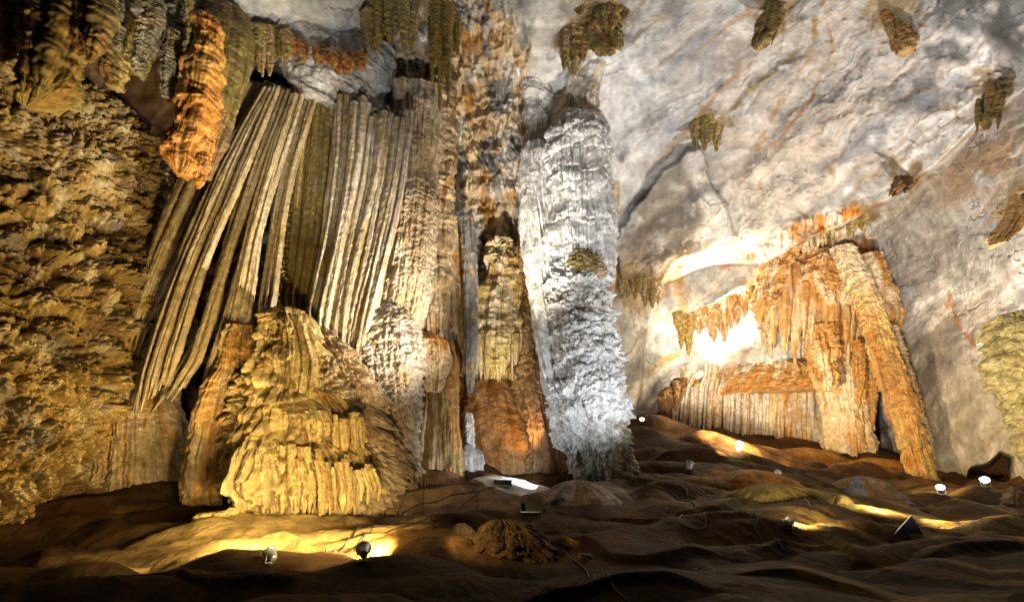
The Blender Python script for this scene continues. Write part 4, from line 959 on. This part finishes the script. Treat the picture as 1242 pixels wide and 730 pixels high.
# flap beside the bright hump: a small leaning black panel with a bright edge
FL = thing('lamp_shield', 'small dark triangular metal flap standing at the right end of the bright yellow hump', 'metal flap')
l = near(1108, 648)
bm = bmesh.new()
v = [Vector((-.55, 0, 0)), Vector((.28, 0, 0)), Vector((.12, .05, .5)), Vector((0, .3, .02))]
vs = [bm.verts.new(l + p) for p in v] + [bm.verts.new(l + p + Vector((0, .03, 0))) for p in v[:3]]
for f in ((0, 1, 2), (4 + 2, 4 + 1, 4 + 0), (0, 2, 6, 4), (1, 5, 6, 2), (0, 4, 5, 1)): bm.faces.new([vs[i] for i in f])
bmesh.ops.delete(bm, geom=[vs[3]], context='VERTS')
mesh_obj('panel', bm, M_black, FL, False)
bm = bmesh.new(); a = l + Vector((-.55, -.01, 0)); b = l + Vector((.12, .04, .5)); dvec = b - a
box(bm, (a + b) / 2, (dvec.length, .02, .02), dvec.to_track_quat('X', 'Z').to_matrix()); mesh_obj('rim', bm, M_metal, FL, False)

# cable hatches: open dark boxes let into the rock
def hatch(label, px, py, w, d, h, rot):
    root = thing('cable_hatch', label, 'hatch'); l = near(px, py)
    bm = bmesh.new(); t = .05
    box(bm, (0, d / 2, h / 2), (w, t, h)); box(bm, (-w / 2, 0, h / 2), (t, d, h)); box(bm, (w / 2, 0, h / 2), (t, d, h)); box(bm, (0, 0, h + .005), (w + .1, d + .1, .04))
    bm.transform(Matrix.Translation(l) @ Matrix.Rotation(rot, 4, 'Z')); mesh_obj('shell', bm, M_black, root, False)
    bm = bmesh.new(); box(bm, (0, -d * .15, .03), (w * .96, d * .7, .03)); bm.transform(Matrix.Translation(l) @ Matrix.Rotation(rot, 4, 'Z')); mesh_obj('floor_plate', bm, M_metal, root, False)
hatch('small dark opening in the wet white patch under the white column', 610, 590, .75, .5, .24, 0)
hatch('dark slot-like opening under a pale rock lip in the middle of the floor', 644, 622, .72, .5, .35, -.1)

# wet white film of water / calcite
def puddle(label, pts, Y0):
    ctr = near(*pts[0])
    o = []
    nu, nv = 90, 40
    xs = np.linspace(-1, 1, nu); ys = np.linspace(-1, 1, nv)
    A_, B_ = np.meshgrid(xs, ys)
    X = ctr.x + A_ * 2.3 + .12 * fbm(B_ * 2, A_, 3, 3); Y = ctr.y + B_ * 1.3
    r = np.sqrt(A_ ** 2 + B_ ** 2) + .3 * fbm(A_ * 2, B_ * 2, 3, 5)
    Z = floor_z(X, Y) + .05 - .09 * sstep(.75, 1.1, r)
    V = np.stack([X, Y, Z], -1)
    g = grid_mesh('calcite_pool', V[::-1], np.ones((nv, nu, 3)) * .75, M_wet)
    return tag(g, label, 'calcite pool')
puddle('shining wet white calcite patch on the floor under the left side of the white column', [(618, 583)], 0)

# cables
def cable(label, pts, r=.018, sag=None):
    P3 = []
    for i, (x, y) in enumerate(pts): P3.append(near(x, y))
    dense = []
    for a, b in zip(P3[:-1], P3[1:]):
        n = max(3, int((b - a).length / .25))
        for k in range(n):
            p = a.lerp(b, k / n); dense.append(p)
    dense.append(P3[-1])
    D_ = np.array([tuple(p) for p in dense])
    ker = np.array([1, 2, 3, 2, 1]) / 9.
    if len(D_) > 8:
        for j in (0, 1): D_[2:-2, j] = np.convolve(D_[:, j], ker, 'valid')
    D_[:, 2] = floor_z(D_[:, 0], D_[:, 1]) + r * 1.2
    dr = np.gradient(D_, axis=0); dr /= np.linalg.norm(dr, axis=1)[:, None]
    sd = np.cross(dr, [0, 0, 1.]); sd /= np.linalg.norm(sd, axis=1)[:, None]; up = np.cross(sd, dr)
    an = np.linspace(0, 2 * PI, 8, endpoint=False)
    V = D_[:, None] + r * (np.cos(an)[None, :, None] * sd[:, None] + np.sin(an)[None, :, None] * up[:, None])
    o = grid_mesh('cable', V, np.full(V.shape, .03), M_cable, None, wrap=True)
    return tag(o, label, 'cable', 'cables on the floor')
cable('black cable dropping from the bright white lamp straight down the brown slope', [(512, 560), (514, 590), (513, 612), (520, 628), (528, 640)], .03)
cable('black cable crossing the brown slope from the left skirt up to the dark opening', [(462, 630), (500, 614), (540, 606), (575, 598), (600, 592)], .028)
cable('black cable in a long curve from the left floodlight up past the flowstone skirt', [(395, 668), (430, 648), (455, 630), (470, 612), (478, 595), (480, 575)], .026)
cable('second black cable running beside the long curved one near the flowstone skirt', [(405, 670), (445, 648), (468, 632), (490, 604), (500, 585)], .02)
cable('black cable looping from the second floodlight across the lit floor', [(440, 674), (430, 666), (434, 655), (470, 645), (520, 632), (560, 612), (580, 600)], .022)
cable('black cable with a kink near the small stalagmite', [(568, 572), (572, 590), (580, 604), (578, 616), (590, 624)], .026)
cable('black cable draped over the pale hump, left strand', [(688, 580), (680, 594), (672, 604), (655, 612), (640, 616)], .028)
cable('black cable draped over the pale hump, right strand', [(696, 580), (694, 598), (670, 612), (655, 624)], .028)
cable('black cable running down the dark groove to the bottom of the photo', [(640, 628), (662, 650), (685, 670), (710, 690), (740, 712), (765, 735)], .018)
cable('thin brown cable looped on the dark slope right of the centre', [(832, 592), (843, 612), (856, 628), (858, 642), (840, 643), (824, 637), (824, 628), (845, 620)], .018)
cable('thin cable running from the looped one up to the left', [(843, 612), (815, 596), (786, 590), (760, 592)], .018)
cable('thin cable crawling over the wrinkled mound at the right', [(860, 604), (890, 616), (915, 622), (922, 630), (914, 640), (920, 645), (940, 655), (955, 672)], .018)
cable('thin cable across the dark slope in front of the alcove', [(845, 595), (900, 612), (960, 622), (1010, 640)], .016)
cable('thin cable on the yellow lit mound at the right', [(935, 590), (960, 604), (985, 616)], .016)

# ================================================================== LIGHT
COOL = (.82, .91, 1.); WARM = (1., .72, .38); YELW = (1., .8, .42); NEUT = (1., .93, .82); ORNG = (1., .56, .2)
def spot(loc, tgt, W, col, ang=70, blend=.6, rad=.25, name='cave_light'):
    ld = bpy.data.lights.new(name, 'SPOT'); ld.energy = W; ld.color = col; ld.spot_size = math.radians(ang); ld.spot_blend = blend; ld.shadow_soft_size = rad
    o = bpy.data.objects.new(name, ld); C.objects.link(o); o.location = loc
    o.rotation_euler = (Vector(tgt) - Vector(loc)).to_track_quat('-Z', 'Y').to_euler()
    return o
def pt(loc, W, col, rad=.2):
    ld = bpy.data.lights.new('cave_light', 'POINT'); ld.energy = W; ld.color = col; ld.shadow_soft_size = rad
    o = bpy.data.objects.new('cave_light', ld); C.objects.link(o); o.location = loc
    return o
def fr(key, W, col, ang=80, dz=.3, tgt=None, **kw):
    l, d, s = lp[key]
    p = l + Vector((0, 0, s * .62)) + d.normalized() * (s * .55)
    return spot(p, tgt or p + d, W, col, ang, **kw)
WHT = (.95, .975, 1.)
GOLD = (1., .74, .32)
fr('a', 1100, GOLD, 110, tgt=T(90, 300, 20))
fr('b', 3000, GOLD, 110, tgt=T(340, 420, 23))
fr('c', 3200, (1., .95, .88), 140, tgt=T(430, 400, 26))
fr('d', 700, WHT, 90, tgt=T(690, 330, 28))
fr('e', 500, WHT, 80, tgt=T(720, 330, 28))
fr('f', 8000, WARM, 130)
fr('i', 6000, GOLD, 80)
fr('j', 22000, NEUT, 130, tgt=T(1180, 200, 24))
fr('h', 1500, YELW, 110, tgt=T(1060, 640, 22))
# unseen lights without fixtures: some inferred from glows, others added to rake the relief
def low(px, py, Y, up=1.):
    q = T(px, py, Y); q.z = float(floor_z(q.x, q.y)) + up; return q
spot(low(245, 620, 18.5), T(60, 330, 17), 4200, GOLD, 130)  # added to rake the left wall
spot(low(200, 700, 13, .5), T(60, 500, 17), 500, GOLD, 100)
spot(low(800, 640, 20, 2.), T(310, 250, 25), 40000, (1., .87, .66), 48, .9)  # key light added to rake the stone curtains
spot(low(560, 640, 19, 2.), T(690, 205, 29.5), 9000, WHT, 30, .9)  # added for the upper pillars of the white column
spot(low(810, 625, 22, 3.), T(712, 430, 28.5), 1900, WHT, 85, .9)
spot(low(560, 620, 22, 2.5), T(700, 450, 28.5), 1100, WHT, 70, .9)
spot(T(690, 575, 33), T(740, 100, 31), 120000, (.86, .93, 1.), 120)
spot(low(1000, 700, 12), T(1080, 90, 26), 19000, (1., .94, .87), 100)  # added front fill for the ceiling
spot(low(635, 625, 22, 2.), T(606, 150, 32), 24000, (1., .84, .62), 42, .9)
spot(low(625, 600, 25, 1.6), T(602, 395, 32), 3600, (1., .9, .66), 34, .9)  # added to brighten the cream hanging flowstone
spot(T(650, 530, 30), T(600, 480, 34), 220, ORNG, 140)
pt(T(868, 352, 47.), 5000, (1., .85, .6))
spot(low(880, 570, 30), T(920, 420, 48), 22000, (1., .8, .55), 60)
spot(low(520, 700, 12), T(350, 20, 22), 10000, (.93, .96, 1.), 45)
spot(low(1075, 625, 20, .5), T(1070, 640, 22), 400, YELW, 150)
spot(low(1120, 640, 19.5, .7), T(1230, 660, 18), 900, GOLD, 120)
spot(low(470, 668, 15.2, .5), T(320, 650, 18), 3600, GOLD, 110)
spot(low(310, 676, 15.2, .8), T(240, 650, 19), 1500, GOLD, 120)
spot(low(400, 700, 13, .8), T(90, 60, 17), 6500, GOLD, 62, .9)  # added to light the hanging stones at the top left
spot(low(520, 690, 14, 1.), T(610, 640, 16.2), 220, GOLD, 70)  # added to pick out the terraced mound
spot(low(650, 592, 26, .7), T(570, 545, 30), 1000, WHT, 110)

# ================================================================== WORLD AND CAMERA
w = bpy.data.worlds.new('World'); sc.world = w; w.use_nodes = True
bg = w.node_tree.nodes['Background']; bg.inputs[0].default_value = (.75, .8, 1., 1); bg.inputs[1].default_value = .004
vs_ = sc.view_settings; vs_.view_transform = 'Standard'; vs_.look = 'None'; vs_.gamma = 1; vs_.exposure = .18; vs_.use_curve_mapping = False
sc.cycles.max_bounces = 4; sc.cycles.diffuse_bounces = 2; sc.cycles.glossy_bounces = 2
sc.cycles.use_denoising = True
cam = bpy.data.cameras.new('camera'); co = bpy.data.objects.new('camera', cam); C.objects.link(co)
co.location = (0, 0, CAMZ); co.rotation_euler = (PI / 2 + PITCH, 0, 0)
cam.sensor_width = 36; cam.lens = F / 1242 * 36; cam.clip_end = 500; cam.clip_start = .1
sc.camera = co
